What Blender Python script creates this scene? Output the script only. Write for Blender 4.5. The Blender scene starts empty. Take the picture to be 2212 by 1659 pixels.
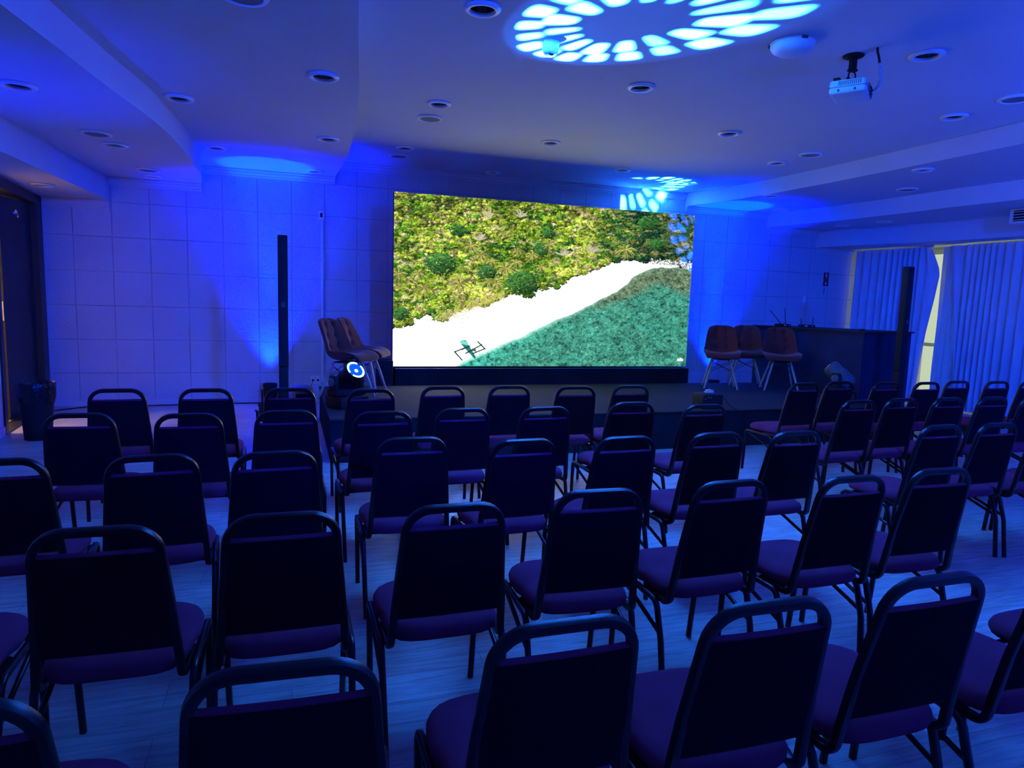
import bpy, bmesh, math, random
import numpy as np
from mathutils import Vector, Matrix, geometry

random.seed(7)
SC = bpy.context.scene
COL = SC.collection
PI = math.pi

# ------------------------------------------------------------------ camera
F_PX = 1470.0
CX, CY = 1106.0, 829.5
CAM_H = 1.55
def _cv(px, py): return Vector((px - CX, -(py - CY), -F_PX))
_up = (-_cv(730, 13000)).normalized()
_X = _cv(5600, 795); _X = (_X - _X.dot(_up) * _up).normalized()
_Y = _up.cross(_X)
_R = Matrix((_X, _Y, _up))                       # rows: world axes seen from the camera
cam_d = bpy.data.cameras.new('camera'); cam = bpy.data.objects.new('camera', cam_d); COL.objects.link(cam)
cam.matrix_world = Matrix.Translation((0, 0, CAM_H)) @ _R.to_4x4()
cam_d.sensor_fit = 'HORIZONTAL'; cam_d.sensor_width = 36.0
cam_d.lens = F_PX / 2212.0 * 36.0
cam_d.clip_start = 0.05; cam_d.clip_end = 100
SC.camera = cam

# ------------------------------------------------------------------ world, exposure, sampling quality
W = bpy.data.worlds.new('world'); SC.world = W; W.use_nodes = True
W.node_tree.nodes['Background'].inputs[0].default_value = (0.86, 0.95, 0.66, 1)   # hazy daylight outside the window
W.node_tree.nodes['Background'].inputs[1].default_value = 0.8
SC.view_settings.view_transform = 'Standard'; SC.view_settings.look = 'None'
SC.view_settings.exposure = 0.0; SC.view_settings.gamma = 1.0
SC.view_settings.use_curve_mapping = False
cy = SC.cycles
cy.max_bounces = 5; cy.diffuse_bounces = 4; cy.glossy_bounces = 2; cy.transmission_bounces = 3; cy.transparent_max_bounces = 6
cy.caustics_reflective = False; cy.caustics_refractive = False
cy.sample_clamp_indirect = 60.0
cy.use_denoising = True

# ------------------------------------------------------------------ lights
def aim(o, d):
    o.rotation_euler = Vector(d).normalized().to_track_quat('-Z', 'Y').to_euler()
def spot(name, loc, d, power, color, size_deg, blend=0.5, radius=0.04):
    l = bpy.data.lights.new(name, 'SPOT'); l.energy = power; l.color = color
    l.spot_size = math.radians(size_deg); l.spot_blend = blend; l.shadow_soft_size = radius
    o = bpy.data.objects.new(name, l); COL.objects.link(o); o.location = loc; aim(o, d); return o
def area(name, loc, d, power, color, sx, sy):
    l = bpy.data.lights.new(name, 'AREA'); l.shape = 'RECTANGLE'; l.size = sx; l.size_y = sy; l.energy = power; l.color = color
    o = bpy.data.objects.new(name, l); COL.objects.link(o); o.location = loc; aim(o, d); return o

BLUE = (0.0, 0.006, 1.0)
# uplights on the floor by the stage wall
for _x in (-0.26, 7.05):
    spot('uplight_wash', (_x, 10.13, 0.30), (0.0, 0.03, 1), 2400, BLUE, 66, 1.0, 0.04)
    spot('uplight_core', (_x, 10.13, 0.30), (0.0, -0.075, 1), 480, (0.0, 0.16, 1.0), 25, 0.25, 0.05)
# side uplight out of view, then unseen blue fill spots added at the rear
spot('uplight_side', (-2.50, 6.0, 0.2), (0.16, 0.0, 1), 260, BLUE, 58, 1.0, 0.05)
spot('blue_fill_rear_left', (-2.2, -2.2, 0.3), (0.35, 0.25, 1), 700, (0.003, 0.03, 1.0), 110, 1.0, 0.1)
spot('blue_fill_rear_right', (7.5, -1.5, 0.3), (0.1, 0.45, 1), 3600, (0.01, 0.05, 1.0), 120, 1.0, 0.1)
spot('blue_fill_rear_centre', (2.5, -2.4, 0.3), (0.0, 0.35, 1), 700, (0.003, 0.05, 1.0), 120, 1.0, 0.1)
spot('blue_fill_door_side', (2.6, -2.6, 3.1), (-0.34, 1, -0.12), 2900, (0.0, 0.03, 1.0), 42, 1.0, 0.15)  # this pair is added fill, high behind the camera, brightening stage wall and curtains
spot('blue_fill_window_side', (2.6, -2.6, 3.1), (0.66, 1, -0.12), 2600, (0.0, 0.05, 1.0), 44, 1.0, 0.15)
# warm corridor lamp behind the half open door
area('corridor_lamp', (-4.45, 8.7, 2.7), (-0.45, 0, -1), 75, (1.0, 0.72, 0.36), 0.4, 0.4)

def gobo_spot(name, loc, d, power, color, half_deg, roll):
    """a moving head's pattern wheel: two rings of soft radial dashes"""
    o = spot(name, loc, d, power, (1, 1, 1), half_deg * 2 + 3, 0.15, 0.012)
    o.rotation_euler.rotate_axis('Z', roll)
    l = o.data; l.use_nodes = True; nt = l.node_tree; N = nt.nodes; K = nt.links
    em = N['Emission']
    tc = N.new('ShaderNodeTexCoord'); sp = N.new('ShaderNodeSeparateXYZ'); K.new(tc.outputs['Normal'], sp.inputs[0])
    def m(op, a, b=None, c=None):
        n = N.new('ShaderNodeMath'); n.operation = op
        for i, v in enumerate((a, b, c)):
            if v is None: continue
            if isinstance(v, (int, float)): n.inputs[i].default_value = v
            else: K.new(v, n.inputs[i])
        return n.outputs[0]
    tz = m('ABSOLUTE', sp.outputs[2]); s = 1.0 / math.tan(math.radians(half_deg))
    x = m('MULTIPLY', m('DIVIDE', sp.outputs[0], tz), s); y = m('MULTIPLY', m('DIVIDE', sp.outputs[1], tz), s)
    r = m('SQRT', m('ADD', m('MULTIPLY', x, x), m('MULTIPLY', y, y)))
    th = m('DIVIDE', m('ARCTAN2', y, x), 2 * PI)
    tot = None
    for k, (rc, hw, n, off, amp) in enumerate(((0.57, 0.170, 15, 0.0, 1.0), (0.86, 0.145, 19, 0.37, 0.9))):
        u = m('ADD', m('MULTIPLY', th, n), off + 50)
        cell = m('FLOOR', u)
        f = m('ABSOLUTE', m('SUBTRACT', m('SUBTRACT', u, cell), 0.5))
        # each dash has its own size and brightness
        wn = N.new('ShaderNodeTexWhiteNoise'); wn.noise_dimensions = '1D'; K.new(m('ADD', cell, k * 31.0), wn.inputs['W'])
        q = wn.outputs['Value']
        rr = m('ADD', rc, m('MULTIPLY', m('SUBTRACT', q, 0.5), 0.12))
        a = m('POWER', m('DIVIDE', f, m('ADD', 0.30, m('MULTIPLY', q, 0.14))), 3.0)
        b = m('POWER', m('ABSOLUTE', m('DIVIDE', m('SUBTRACT', r, rr), hw)), 4.0)
        v = m('SUBTRACT', 1.15, m('ADD', a, b))
        v = m('MINIMUM', m('MAXIMUM', v, 0.0), 1.0)
        v = m('MULTIPLY', m('MULTIPLY', v, v), m('MULTIPLY', m('ADD', 0.35, q), amp))
        tot = v if tot is None else m('ADD', tot, v)
    tot = m('ADD', tot, 0.0022)                                  # a little light leaks over the whole disc
    em.inputs['Color'].default_value = (*color, 1)
    K.new(tot, em.inputs['Strength'])
    l.energy = power
    return o
HEAD1 = Vector((0.64, 7.0, 0.82)); AX1 = Vector((1.58, -2.58, 2.63)).normalized()
HEAD2 = Vector((6.60, 7.0, 0.85)); AX2 = Vector((-0.30, 0.72, 0.63)).normalized()
GOBO_COL = (0.013, 0.16, 1.0)
gobo_spot('gobo_beam_left', HEAD1 + AX1 * 0.015, AX1, 150000, GOBO_COL, 9.87, 0.4)
gobo_spot('gobo_beam_right', HEAD2 + AX2 * 0.015, AX2, 80000, GOBO_COL, 9.2, 1.1)

# ------------------------------------------------------------------ materials
def mat(name, color=(0.5, 0.5, 0.5), rough=0.6, metal=0.0, spec=0.5, bump=None, vary=None, emit=None, estr=1.0, coat=0.0, alpha=None):
    m = bpy.data.materials.new(name); m.use_nodes = True; nt = m.node_tree; N = nt.nodes; K = nt.links
    b = N['Principled BSDF']
    b.inputs['Base Color'].default_value = (*color, 1); b.inputs['Roughness'].default_value = rough
    b.inputs['Metallic'].default_value = metal; b.inputs['Specular IOR Level'].default_value = spec
    b.inputs['Coat Weight'].default_value = coat
    if emit: b.inputs['Emission Color'].default_value = (*emit, 1); b.inputs['Emission Strength'].default_value = estr
    if alpha is not None: b.inputs['Alpha'].default_value = alpha
    tc = N.new('ShaderNodeTexCoord')
    if vary:                                            # (scale, amount): faint tone variation of the thing itself
        n = N.new('ShaderNodeTexNoise'); n.inputs['Scale'].default_value = vary[0]; n.inputs['Detail'].default_value = 4
        K.new(tc.outputs['Object'], n.inputs['Vector'])
        r = N.new('ShaderNodeValToRGB'); a = vary[1]
        r.color_ramp.elements[0].position = 0.3; r.color_ramp.elements[1].position = 0.7
        r.color_ramp.elements[0].color = (*[c * (1 - a) for c in color], 1); r.color_ramp.elements[1].color = (*[min(1, c * (1 + a)) for c in color], 1)
        K.new(n.outputs['Fac'], r.inputs['Fac']); K.new(r.outputs['Color'], b.inputs['Base Color'])
    if bump:                                            # (scale, strength, distance)
        n = N.new('ShaderNodeTexNoise'); n.inputs['Scale'].default_value = bump[0]; n.inputs['Detail'].default_value = 3
        K.new(tc.outputs['Object'], n.inputs['Vector'])
        bp = N.new('ShaderNodeBump'); bp.inputs['Strength'].default_value = bump[1]; bp.inputs['Distance'].default_value = bump[2]
        K.new(n.outputs['Fac'], bp.inputs['Height']); K.new(bp.outputs['Normal'], b.inputs['Normal'])
    return m

M = {}
M['frame'] = mat('hammered_black_paint', (0.012, 0.012, 0.014), 0.30, 0.35, 0.6, bump=(700, 0.5, 0.0006))
M['seatcloth'] = mat('wine_seat_cloth', (0.26, 0.032, 0.085), 0.95, spec=0.15, bump=(900, 0.5, 0.0006), vary=(6, 0.12))
M['backcloth'] = mat('black_back_cover', (0.022, 0.009, 0.016), 0.95, spec=0.05, bump=(900, 0.5, 0.0006), vary=(6, 0.12))
M['ceil'] = mat('ceiling_paint', (0.66, 0.67, 0.70), 0.85, spec=0.25, vary=(1.2, 0.025))
M['wallflat'] = mat('wall_paint', (0.58, 0.60, 0.66), 0.8, spec=0.25, vary=(1.5, 0.03))
M['cornice'] = mat('cornice_paint', (0.60, 0.62, 0.67), 0.6)
M['white'] = mat('white_plastic', (0.78, 0.80, 0.82), 0.4)
M['lightring'] = mat('cream_enamel_ring', (0.90, 0.90, 0.82), 0.30)
M['darkhole'] = mat('lamp_reflector', (0.30, 0.30, 0.32), 0.22, 0.9)
M['lamptube'] = mat('unlit_lamp_tube', (0.7, 0.72, 0.7), 0.15)
M['grille'] = mat('speaker_grille', (0.22, 0.23, 0.24), 0.7, bump=(1500, 0.6, 0.001))
M['black'] = mat('black_plastic', (0.010, 0.010, 0.012), 0.65, spec=0.3, vary=(8, 0.2))
M['matteblack'] = mat('black_cloth', (0.018, 0.020, 0.030), 0.95, spec=0.1, bump=(300, 0.3, 0.001), vary=(3, 0.2))
M['boothcloth'] = mat('navy_black_cloth', (0.03, 0.035, 0.075), 0.95, spec=0.1, bump=(300, 0.3, 0.001), vary=(3, 0.2))
M['grey'] = mat('grey_plastic', (0.10, 0.11, 0.12), 0.5, vary=(9, 0.15))
M['stagetop'] = mat('stage_carpet', (0.030, 0.037, 0.040), 0.92, spec=0.2, bump=(500, 0.5, 0.001), vary=(3.5, 0.12))
M['chrome'] = mat('steel', (0.55, 0.56, 0.58), 0.25, 1.0)
M['velvet'] = mat('rust_velvet', (0.15, 0.028, 0.024), 0.8, spec=0.2, vary=(5, 0.25), bump=(60, 0.15, 0.004))
M['velvet'].node_tree.nodes['Principled BSDF'].inputs['Sheen Weight'].default_value = 0.2
M['wood'] = mat('pale_beech', (0.42, 0.40, 0.36), 0.5, vary=(9, 0.12))
M['doorwood'] = mat('dark_door_veneer', (0.022, 0.020, 0.020), 0.45, vary=(3, 0.25))
M['bag'] = mat('black_bin_bag', (0.008, 0.008, 0.010), 0.25, spec=0.5, bump=(28, 0.8, 0.012))
M['curtain'] = mat('blackout_curtain', (0.66, 0.68, 0.74), 0.9, spec=0.15, bump=(400, 0.25, 0.001), vary=(4, 0.06))
M['lining'] = mat('curtain_lining', (0.78, 0.76, 0.68), 0.9, spec=0.1)
M['paper'] = mat('crumpled_paper', (0.8, 0.82, 0.85), 0.7, bump=(60, 0.6, 0.004))
M['signred'] = mat('sign_maroon', (0.20, 0.012, 0.02), 0.5)
M['signwhite'] = mat('sign_white', (0.75, 0.75, 0.78), 0.5)
M['corridor'] = mat('corridor_paint', (0.85, 0.76, 0.55), 0.8)
M['alu'] = mat('window_frame_paint', (0.75, 0.76, 0.74), 0.4)
M['mesh_sleeve'] = mat('woven_cable_sleeve', (0.75, 0.78, 0.85), 0.6, bump=(170, 0.9, 0.004), vary=(120, 0.5))
M['lens_glow'] = mat('lens_ring_glow', (0.1, 0.3, 0.3), 0.4, emit=(0.35, 1.0, 0.85), estr=3.0)
M['lens_hot'] = mat('lens_hot_spot', (0.5, 0.8, 1), 0.4, emit=(0.75, 1.0, 1.0), estr=6.0)
M['lens_blue'] = mat('lens_blue_glass', (0.0, 0.08, 0.3), 0.08, emit=(0.0, 0.10, 0.60), estr=0.8)

def wall_block_mat():
    m = bpy.data.materials.new('painted_block_wall'); m.use_nodes = True; nt = m.node_tree; N = nt.nodes; K = nt.links
    b = N['Principled BSDF']; b.inputs['Roughness'].default_value = 0.62; b.inputs['Specular IOR Level'].default_value = 0.4
    g = N.new('ShaderNodeNewGeometry'); sp = N.new('ShaderNodeSeparateXYZ'); K.new(g.outputs['Position'], sp.inputs[0])
    def m_(op, a, bb=None):
        n = N.new('ShaderNodeMath'); n.operation = op
        for i, v in enumerate((a, bb)):
            if v is None: continue
            if isinstance(v, (int, float)): n.inputs[i].default_value = v
            else: K.new(v, n.inputs[i])
        return n.outputs[0]
    def joint(src, off):
        u = m_('DIVIDE', m_('ADD', src, off), 0.45)
        f = m_('ABSOLUTE', m_('SUBTRACT', m_('SUBTRACT', u, m_('FLOOR', u)), 0.5))
        return m_('MAXIMUM', m_('SUBTRACT', 1.0, m_('DIVIDE', m_('SUBTRACT', 0.5, f), 0.014)), 0.0)
    j = m_('MAXIMUM', joint(sp.outputs[0], 2.20 + 4.5), joint(sp.outputs[2], 0.015 + 4.5 - 0.45))
    n1 = N.new('ShaderNodeTexNoise'); n1.inputs['Scale'].default_value = 38; n1.inputs['Detail'].default_value = 4; n1.inputs['Distortion'].default_value = 0.6
    n2 = N.new('ShaderNodeTexNoise'); n2.inputs['Scale'].default_value = 1.3
    K.new(g.outputs['Position'], n1.inputs['Vector']); K.new(g.outputs['Position'], n2.inputs['Vector'])
    h = m_('SUBTRACT', m_('MULTIPLY', n1.outputs['Fac'], 0.9), m_('MULTIPLY', j, 0.8))
    bp = N.new('ShaderNodeBump'); bp.inputs['Strength'].default_value = 0.85; bp.inputs['Distance'].default_value = 0.014
    K.new(h, bp.inputs['Height']); K.new(bp.outputs['Normal'], b.inputs['Normal'])
    r = N.new('ShaderNodeValToRGB'); r.color_ramp.elements[0].color = (0.52, 0.53, 0.60, 1); r.color_ramp.elements[1].color = (0.58, 0.59, 0.66, 1)
    r.color_ramp.elements[0].position = 0.3; r.color_ramp.elements[1].position = 0.7
    K.new(n2.outputs['Fac'], r.inputs['Fac'])
    mx = N.new('ShaderNodeMix'); mx.data_type = 'RGBA'; K.new(m_('MULTIPLY', j, 0.22), mx.inputs[0]); K.new(r.outputs['Color'], mx.inputs[6])
    mx.inputs[7].default_value = (0.36, 0.37, 0.42, 1); K.new(mx.outputs[2], b.inputs['Base Color'])
    return m
M['block'] = wall_block_mat()

def floor_mat():
    m = bpy.data.materials.new('pale_laminate_floor'); m.use_nodes = True; nt = m.node_tree; N = nt.nodes; K = nt.links
    b = N['Principled BSDF']; b.inputs['Roughness'].default_value = 0.42; b.inputs['Specular IOR Level'].default_value = 0.45
    g = N.new('ShaderNodeNewGeometry')
    br = N.new('ShaderNodeTexBrick'); br.inputs['Scale'].default_value = 1.0; br.inputs['Brick Width'].default_value = 1.25; br.inputs['Row Height'].default_value = 0.19
    br.inputs['Mortar Size'].default_value = 0.0015; br.offset = 0.37
    br.inputs['Color1'].default_value = (0.56, 0.50, 0.43, 1); br.inputs['Color2'].default_value = (0.66, 0.60, 0.53, 1); br.inputs['Mortar'].default_value = (0.32, 0.28, 0.24, 1)
    K.new(g.outputs['Position'], br.inputs['Vector'])
    mp = N.new('ShaderNodeMapping'); mp.inputs['Scale'].default_value = (2.2, 26, 1); K.new(g.outputs['Position'], mp.inputs['Vector'])
    n = N.new('ShaderNodeTexNoise'); n.inputs['Scale'].default_value = 1.6; n.inputs['Detail'].default_value = 6; n.inputs['Distortion'].default_value = 0.8
    K.new(mp.outputs[0], n.inputs['Vector'])
    r = N.new('ShaderNodeValToRGB'); r.color_ramp.elements[0].position = 0.32; r.color_ramp.elements[1].position = 0.62
    r.color_ramp.elements[0].color = (0.62, 0.60, 0.58, 1); r.color_ramp.elements[1].color = (1, 1, 1, 1)
    K.new(n.outputs['Fac'], r.inputs['Fac'])
    mx = N.new('ShaderNodeMix'); mx.data_type = 'RGBA'; mx.blend_type = 'MULTIPLY'; mx.inputs[0].default_value = 1.0
    K.new(br.outputs['Color'], mx.inputs[6]); K.new(r.outputs['Color'], mx.inputs[7]); K.new(mx.outputs[2], b.inputs['Base Color'])
    bp = N.new('ShaderNodeBump'); bp.inputs['Strength'].default_value = 0.15; bp.inputs['Distance'].default_value = 0.002
    K.new(n.outputs['Fac'], bp.inputs['Height']); K.new(bp.outputs['Normal'], b.inputs['Normal'])
    return m
M['floor'] = floor_mat()

# ------------------------------------------------------------------ mesh helpers
def link_mesh(name, bm, m, parent=None, smooth=True, autosmooth=None):
    me = bpy.data.meshes.new(name)
    bmesh.ops.recalc_face_normals(bm, faces=bm.faces[:])
    bm.to_mesh(me); bm.free()
    if m is not None: me.materials.append(M[m] if isinstance(m, str) else m)
    if smooth:
        me.polygons.foreach_set('use_smooth', [True] * len(me.polygons))
        me.set_sharp_from_angle(angle=math.radians(autosmooth or 38))
    o = bpy.data.objects.new(name, me); COL.objects.link(o)
    if parent is not None: o.parent = parent
    return o
def tag(o, label=None, cat=None, group=None, kind=None):
    if label: o['label'] = label
    if cat: o['category'] = cat
    if group: o['group'] = group
    if kind: o['kind'] = kind
    return o
def empty(name, loc=(0, 0, 0), rz=0.0, label=None, cat=None, group=None):
    o = bpy.data.objects.new(name, None); COL.objects.link(o); o.location = loc; o.rotation_euler = (0, 0, rz)
    o.empty_display_size = 0.1
    return tag(o, label, cat, group)
def copy_tree(o, parent=None):
    c = o.copy(); COL.objects.link(c); c.parent = parent
    for ch in list(o.children): copy_tree(ch, c)
    return c
def box(bm, lo, hi, bev=0.0, seg=2, mtx=None):
    g = bmesh.ops.create_cube(bm, size=1.0)
    vs = g['verts']
    for v in vs:
        v.co = Vector((lo[i] + (v.co[i] + 0.5) * (hi[i] - lo[i]) for i in range(3)))
    if bev > 0:
        es = list({e for v in vs for e in v.link_edges})
        r = bmesh.ops.bevel(bm, geom=es, offset=bev, segments=seg, profile=0.5, affect='EDGES')
        vs = list({v for f in r['faces'] for v in f.verts} | {v for v in vs if v.is_valid})
    if mtx is not None:
        for v in vs: v.co = mtx @ v.co
    return vs
def prism(bm, pts, z0, z1):
    b = [bm.verts.new((p[0], p[1], z0)) for p in pts]; t = [bm.verts.new((p[0], p[1], z1)) for p in pts]
    n = len(pts); bm.faces.new(b[::-1]); bm.faces.new(t)
    for i in range(n): bm.faces.new((b[i], b[(i + 1) % n], t[(i + 1) % n], t[i]))
def tube(bm, path, r, seg=10, square=0.0, cap=True, up=Vector((1, 0, 0)), r2=None):
    """sweep a round (or rounded-square) section; r may be a list"""
    path = [Vector(p) for p in path]; rings = []; n = len(path)
    nrm = None
    for i, p in enumerate(path):
        t = (path[min(i + 1, n - 1)] - path[max(i - 1, 0)]).normalized()
        if nrm is None:
            nrm = up - t * up.dot(t)
            if nrm.length < 1e-3: nrm = Vector((0, 1, 0)) - t * t.y
            nrm.normalize()
        else:
            nrm = (nrm - t * nrm.dot(t)).normalized()
        bi = t.cross(nrm); rad = r[i] if isinstance(r, (list, tuple)) else r
        rb = (r2 or 1.0)
        ring = []
        for k in range(seg):
            a = 2 * PI * (k + 0.5) / seg; c, s = math.cos(a), math.sin(a)
            q = 1.0
            if square: q = 1.0 / ((abs(c) ** (2 + square * 6) + abs(s) ** (2 + square * 6)) ** (1 / (2 + square * 6)))
            ring.append(bm.verts.new(p + nrm * (c * rad * q) + bi * (s * rad * q * rb)))
        rings.append(ring)
    for a, b in zip(rings, rings[1:]):
        for k in range(seg): bm.faces.new((a[k], a[(k + 1) % seg], b[(k + 1) % seg], b[k]))
    if cap: bm.faces.new(rings[0][::-1]); bm.faces.new(rings[-1])
def lathe(bm, prof, seg=32, mtx=None, closed=True):
    rings = []
    for (r, z) in prof:
        ring = [bm.verts.new((max(r, 1e-5) * math.cos(2 * PI * k / seg), max(r, 1e-5) * math.sin(2 * PI * k / seg), z)) for k in range(seg)]
        rings.append(ring)
    for a, b in zip(rings, rings[1:]):
        for k in range(seg): bm.faces.new((a[k], a[(k + 1) % seg], b[(k + 1) % seg], b[k]))
    if closed:
        bm.faces.new(rings[0][::-1]); bm.faces.new(rings[-1])
    if mtx is not None:
        for ring in rings:
            for v in ring: v.co = mtx @ v.co
def arc(p0, p1, p2, r, n=6):
    """rounded corner at p1 between p0 and p2"""
    p0, p1, p2 = Vector(p0), Vector(p1), Vector(p2)
    a = (p0 - p1).normalized(); b = (p2 - p1).normalized(); ang = a.angle(b)
    d = r / math.tan(ang / 2); s = p1 + a * d; e = p1 + b * d
    c = p1 + (a + b).normalized() * (r / math.sin(ang / 2))
    out = []
    va, vb = s - c, e - c; tot = va.angle(vb); ax = va.cross(vb).normalized()
    for i in range(n + 1): out.append(c + Matrix.Rotation(tot * i / n, 3, ax) @ va)
    return out
def rounded(path, rs, n=6):
    out = [Vector(path[0])]
    for i in range(1, len(path) - 1): out += arc(path[i - 1], path[i], path[i + 1], rs[i - 1] if isinstance(rs, (list, tuple)) else rs, n)
    out.append(Vector(path[-1])); return out
def interp(tab, t):
    if t <= tab[0][0]: return tab[0][1]
    for (a, x), (b, y) in zip(tab, tab[1:]):
        if t <= b:
            return x + (y - x) * (t - a) / (b - a)
    return tab[-1][1]
def smooth_interp(tab, t):
    s = 0.0; w = 0.0
    for k in range(-4, 5):
        g = math.exp(-(k / 2.2) ** 2); s += g * interp(tab, t + k * 0.11); w += g
    return s / w

# ------------------------------------------------------------------ the room
YW = 10.30                # stage wall
XL, XR = -2.985, 10.62    # side walls (the door wall is splayed by four degrees)
SPLAY = Matrix.Translation((XL, 10.30, 0)) @ Matrix.Rotation(math.radians(4.0), 4, 'Z') @ Matrix.Translation((-XL, -10.30, 0))
YB = -3.2                 # rear wall
Z0, Z1, Z2, Z3 = 3.45, 3.24, 3.00, 2.70     # ceiling levels, centre to sides
A_ = [(-3.2, 0.05), (1, 0.12), (3, 0.28), (4.26, 0.40), (5, 0.47), (5.8, 0.55), (6.5, 0.61), (7.4, 0.66), (8.5, 0.69), (9.4, 0.68), (10.3, 0.64)]
B_ = [(-3.2, -1.9), (1, -1.75), (3, -1.55), (4.47, -1.40), (4.95, -1.33), (5.4, -1.28), (6.0, -1.20), (6.6, -1.10), (7.3, -1.04), (8.3, -1.01), (9.5, -1.02), (10.3, -1.11)]
C_ = [(-3.2, -2.75), (3, -2.6), (6, -2.43), (7, -2.35), (8, -2.31), (9, -2.27), (10.3, -2.21)]
R1_ = [(-3.2, 6.5), (2, 6.75), (5.0, 6.84), (6.4, 6.83), (7.5, 6.80), (8.7, 6.73), (9.5, 6.6), (10.3, 6.36)]
R2_ = [(-3.2, 9.3), (3, 8.9), (6.3, 8.62), (7.0, 8.52), (7.7, 8.49), (8.4, 8.44), (9.1, 8.35), (9.7, 8.2), (10.3, 8.02)]
R3_ = [(-3.2, 10.1), (5, 10.0), (7.3, 9.88), (8.0, 9.80), (8.6, 9.64), (9.2, 9.42), (9.7, 9.24), (10.3, 9.13)]
CUR_ = [(-3.2, 10.42), (6, 10.40), (7.2, 10.36), (8.0, 10.28), (9.0, 10.16), (10.2, 9.99)]

DOWN = [ # x, y, level z, kind
 ]
def hole_list(): return [(d[0], d[1], d[2], 0.085) for d in DOWN if d[3] == 'lamp']

DOWN += [
 (1.22, 4.56, Z0, 'lamp', 'white-rimmed recessed downlight in the high ceiling, just beside the curved step'),
 (1.41, 6.82, Z0, 'lamp', 'recessed downlight in the high ceiling next to the small round ceiling speaker'),
 (2.94, 5.58, Z0, 'lamp', 'white-rimmed recessed downlight in the high ceiling below the projected light ring'),
 (2.98, 7.85, Z0, 'lamp', 'recessed downlight in the middle of the high ceiling, in front of the screen'),
 (1.42, 8.93, Z0, 'lamp', 'recessed downlight above the top corner of the screen, by the dark ceiling speaker'),
 (4.48, 8.94, Z0, 'lamp', 'recessed downlight directly above the bright screen, left of the small light pattern'),
 (5.88, 9.36, Z0, 'lamp', 'recessed downlight touching the small light pattern near the stage wall'),
 (2.90, 10.0, Z0, 'lamp', 'dim recessed downlight close to the cornice above the screen'),
 (4.58, 6.60, Z0, 'lamp', 'recessed downlight between the projector and the screen'),
 (6.04, 7.62, Z0, 'lamp', 'small recessed downlight beside the flat ceiling speaker near the right step'),
 (4.48, 4.08, Z0, 'lamp', 'recessed downlight with a glinting lamp beside the ceiling projector'),
 (6.09, 5.17, Z0, 'lamp', 'recessed downlight behind the projector, close to the right ceiling step'),
 (0.27, 5.71, Z1, 'lamp', 'recessed downlight right beside the curved step, nearer the viewer'),
 (-0.90, 6.85, Z1, 'lamp', 'recessed downlight in the left middle ceiling strip, beside its outer fascia'),
 (0.42, 7.87, Z1, 'lamp', 'recessed downlight right beside the curved step, nearer the stage wall'),
 (-0.79, 8.93, Z1, 'lamp', 'recessed downlight in the left ceiling strip, just before the blue glow'),
 (0.36, 9.93, Z1, 'lamp', 'tiny recessed downlight at the end of the cyan pool above the left uplight'),
 (7.09, 6.35, Z1, 'lamp', 'recessed downlight with a glint in the right ceiling strip, under the pale fascia'),
 (6.84, 8.70, Z1, 'lamp', 'recessed downlight in the right ceiling strip above the blue wall glow'),
 (7.91, 9.80, Z1, 'lamp', 'tiny recessed downlight at the end of the cyan pool above the right uplight'),
 (-1.85, 6.02, Z2, 'lamp', 'recessed downlight in the low left ceiling strip over the blue patch'),
 (-1.65, 7.99, Z2, 'lamp', 'recessed downlight between two ceiling speakers in the low left strip'),
 (-1.63, 9.91, Z2, 'lamp', 'tiny recessed downlight beside the cornice in the low left strip'),
 (9.00, 8.68, Z2, 'lamp', 'recessed downlight in the low right ceiling strip, nearer the viewer'),
 (8.88, 9.44, Z2, 'lamp', 'recessed downlight in the low right ceiling strip, nearer the stage wall'),
 (-2.62, 9.12, Z3, 'lamp', 'dark recessed downlight in the lowest ceiling strip above the door'),
 (1.43, 7.38, Z0, 'speaker', 'round flush ceiling speaker with a pale rim in the high ceiling'),
 (1.42, 9.45, Z0, 'speaker', 'dark round ceiling speaker near the cornice above the screen corner'),
 (6.07, 7.05, Z0, 'speaker', 'flat round ceiling speaker beside the right ceiling step, further away'),
 (6.05, 4.55, Z0, 'speaker', 'large flat round ceiling speaker cut by the right picture edge'),
 (-0.23, 4.40, Z1, 'speaker', 'round ceiling speaker cut by the top picture edge, left strip'),
 (8.02, 7.40, Z1, 'speaker', 'round ceiling speaker in the right strip beside the second fascia'),
 (-1.70, 7.50, Z2, 'speaker', 'larger round ceiling speaker in the low left strip, nearer the viewer'),
 (-1.60, 9.42, Z2, 'speaker', 'round ceiling speaker in the low left strip, nearer the stage wall'),
]

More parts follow.
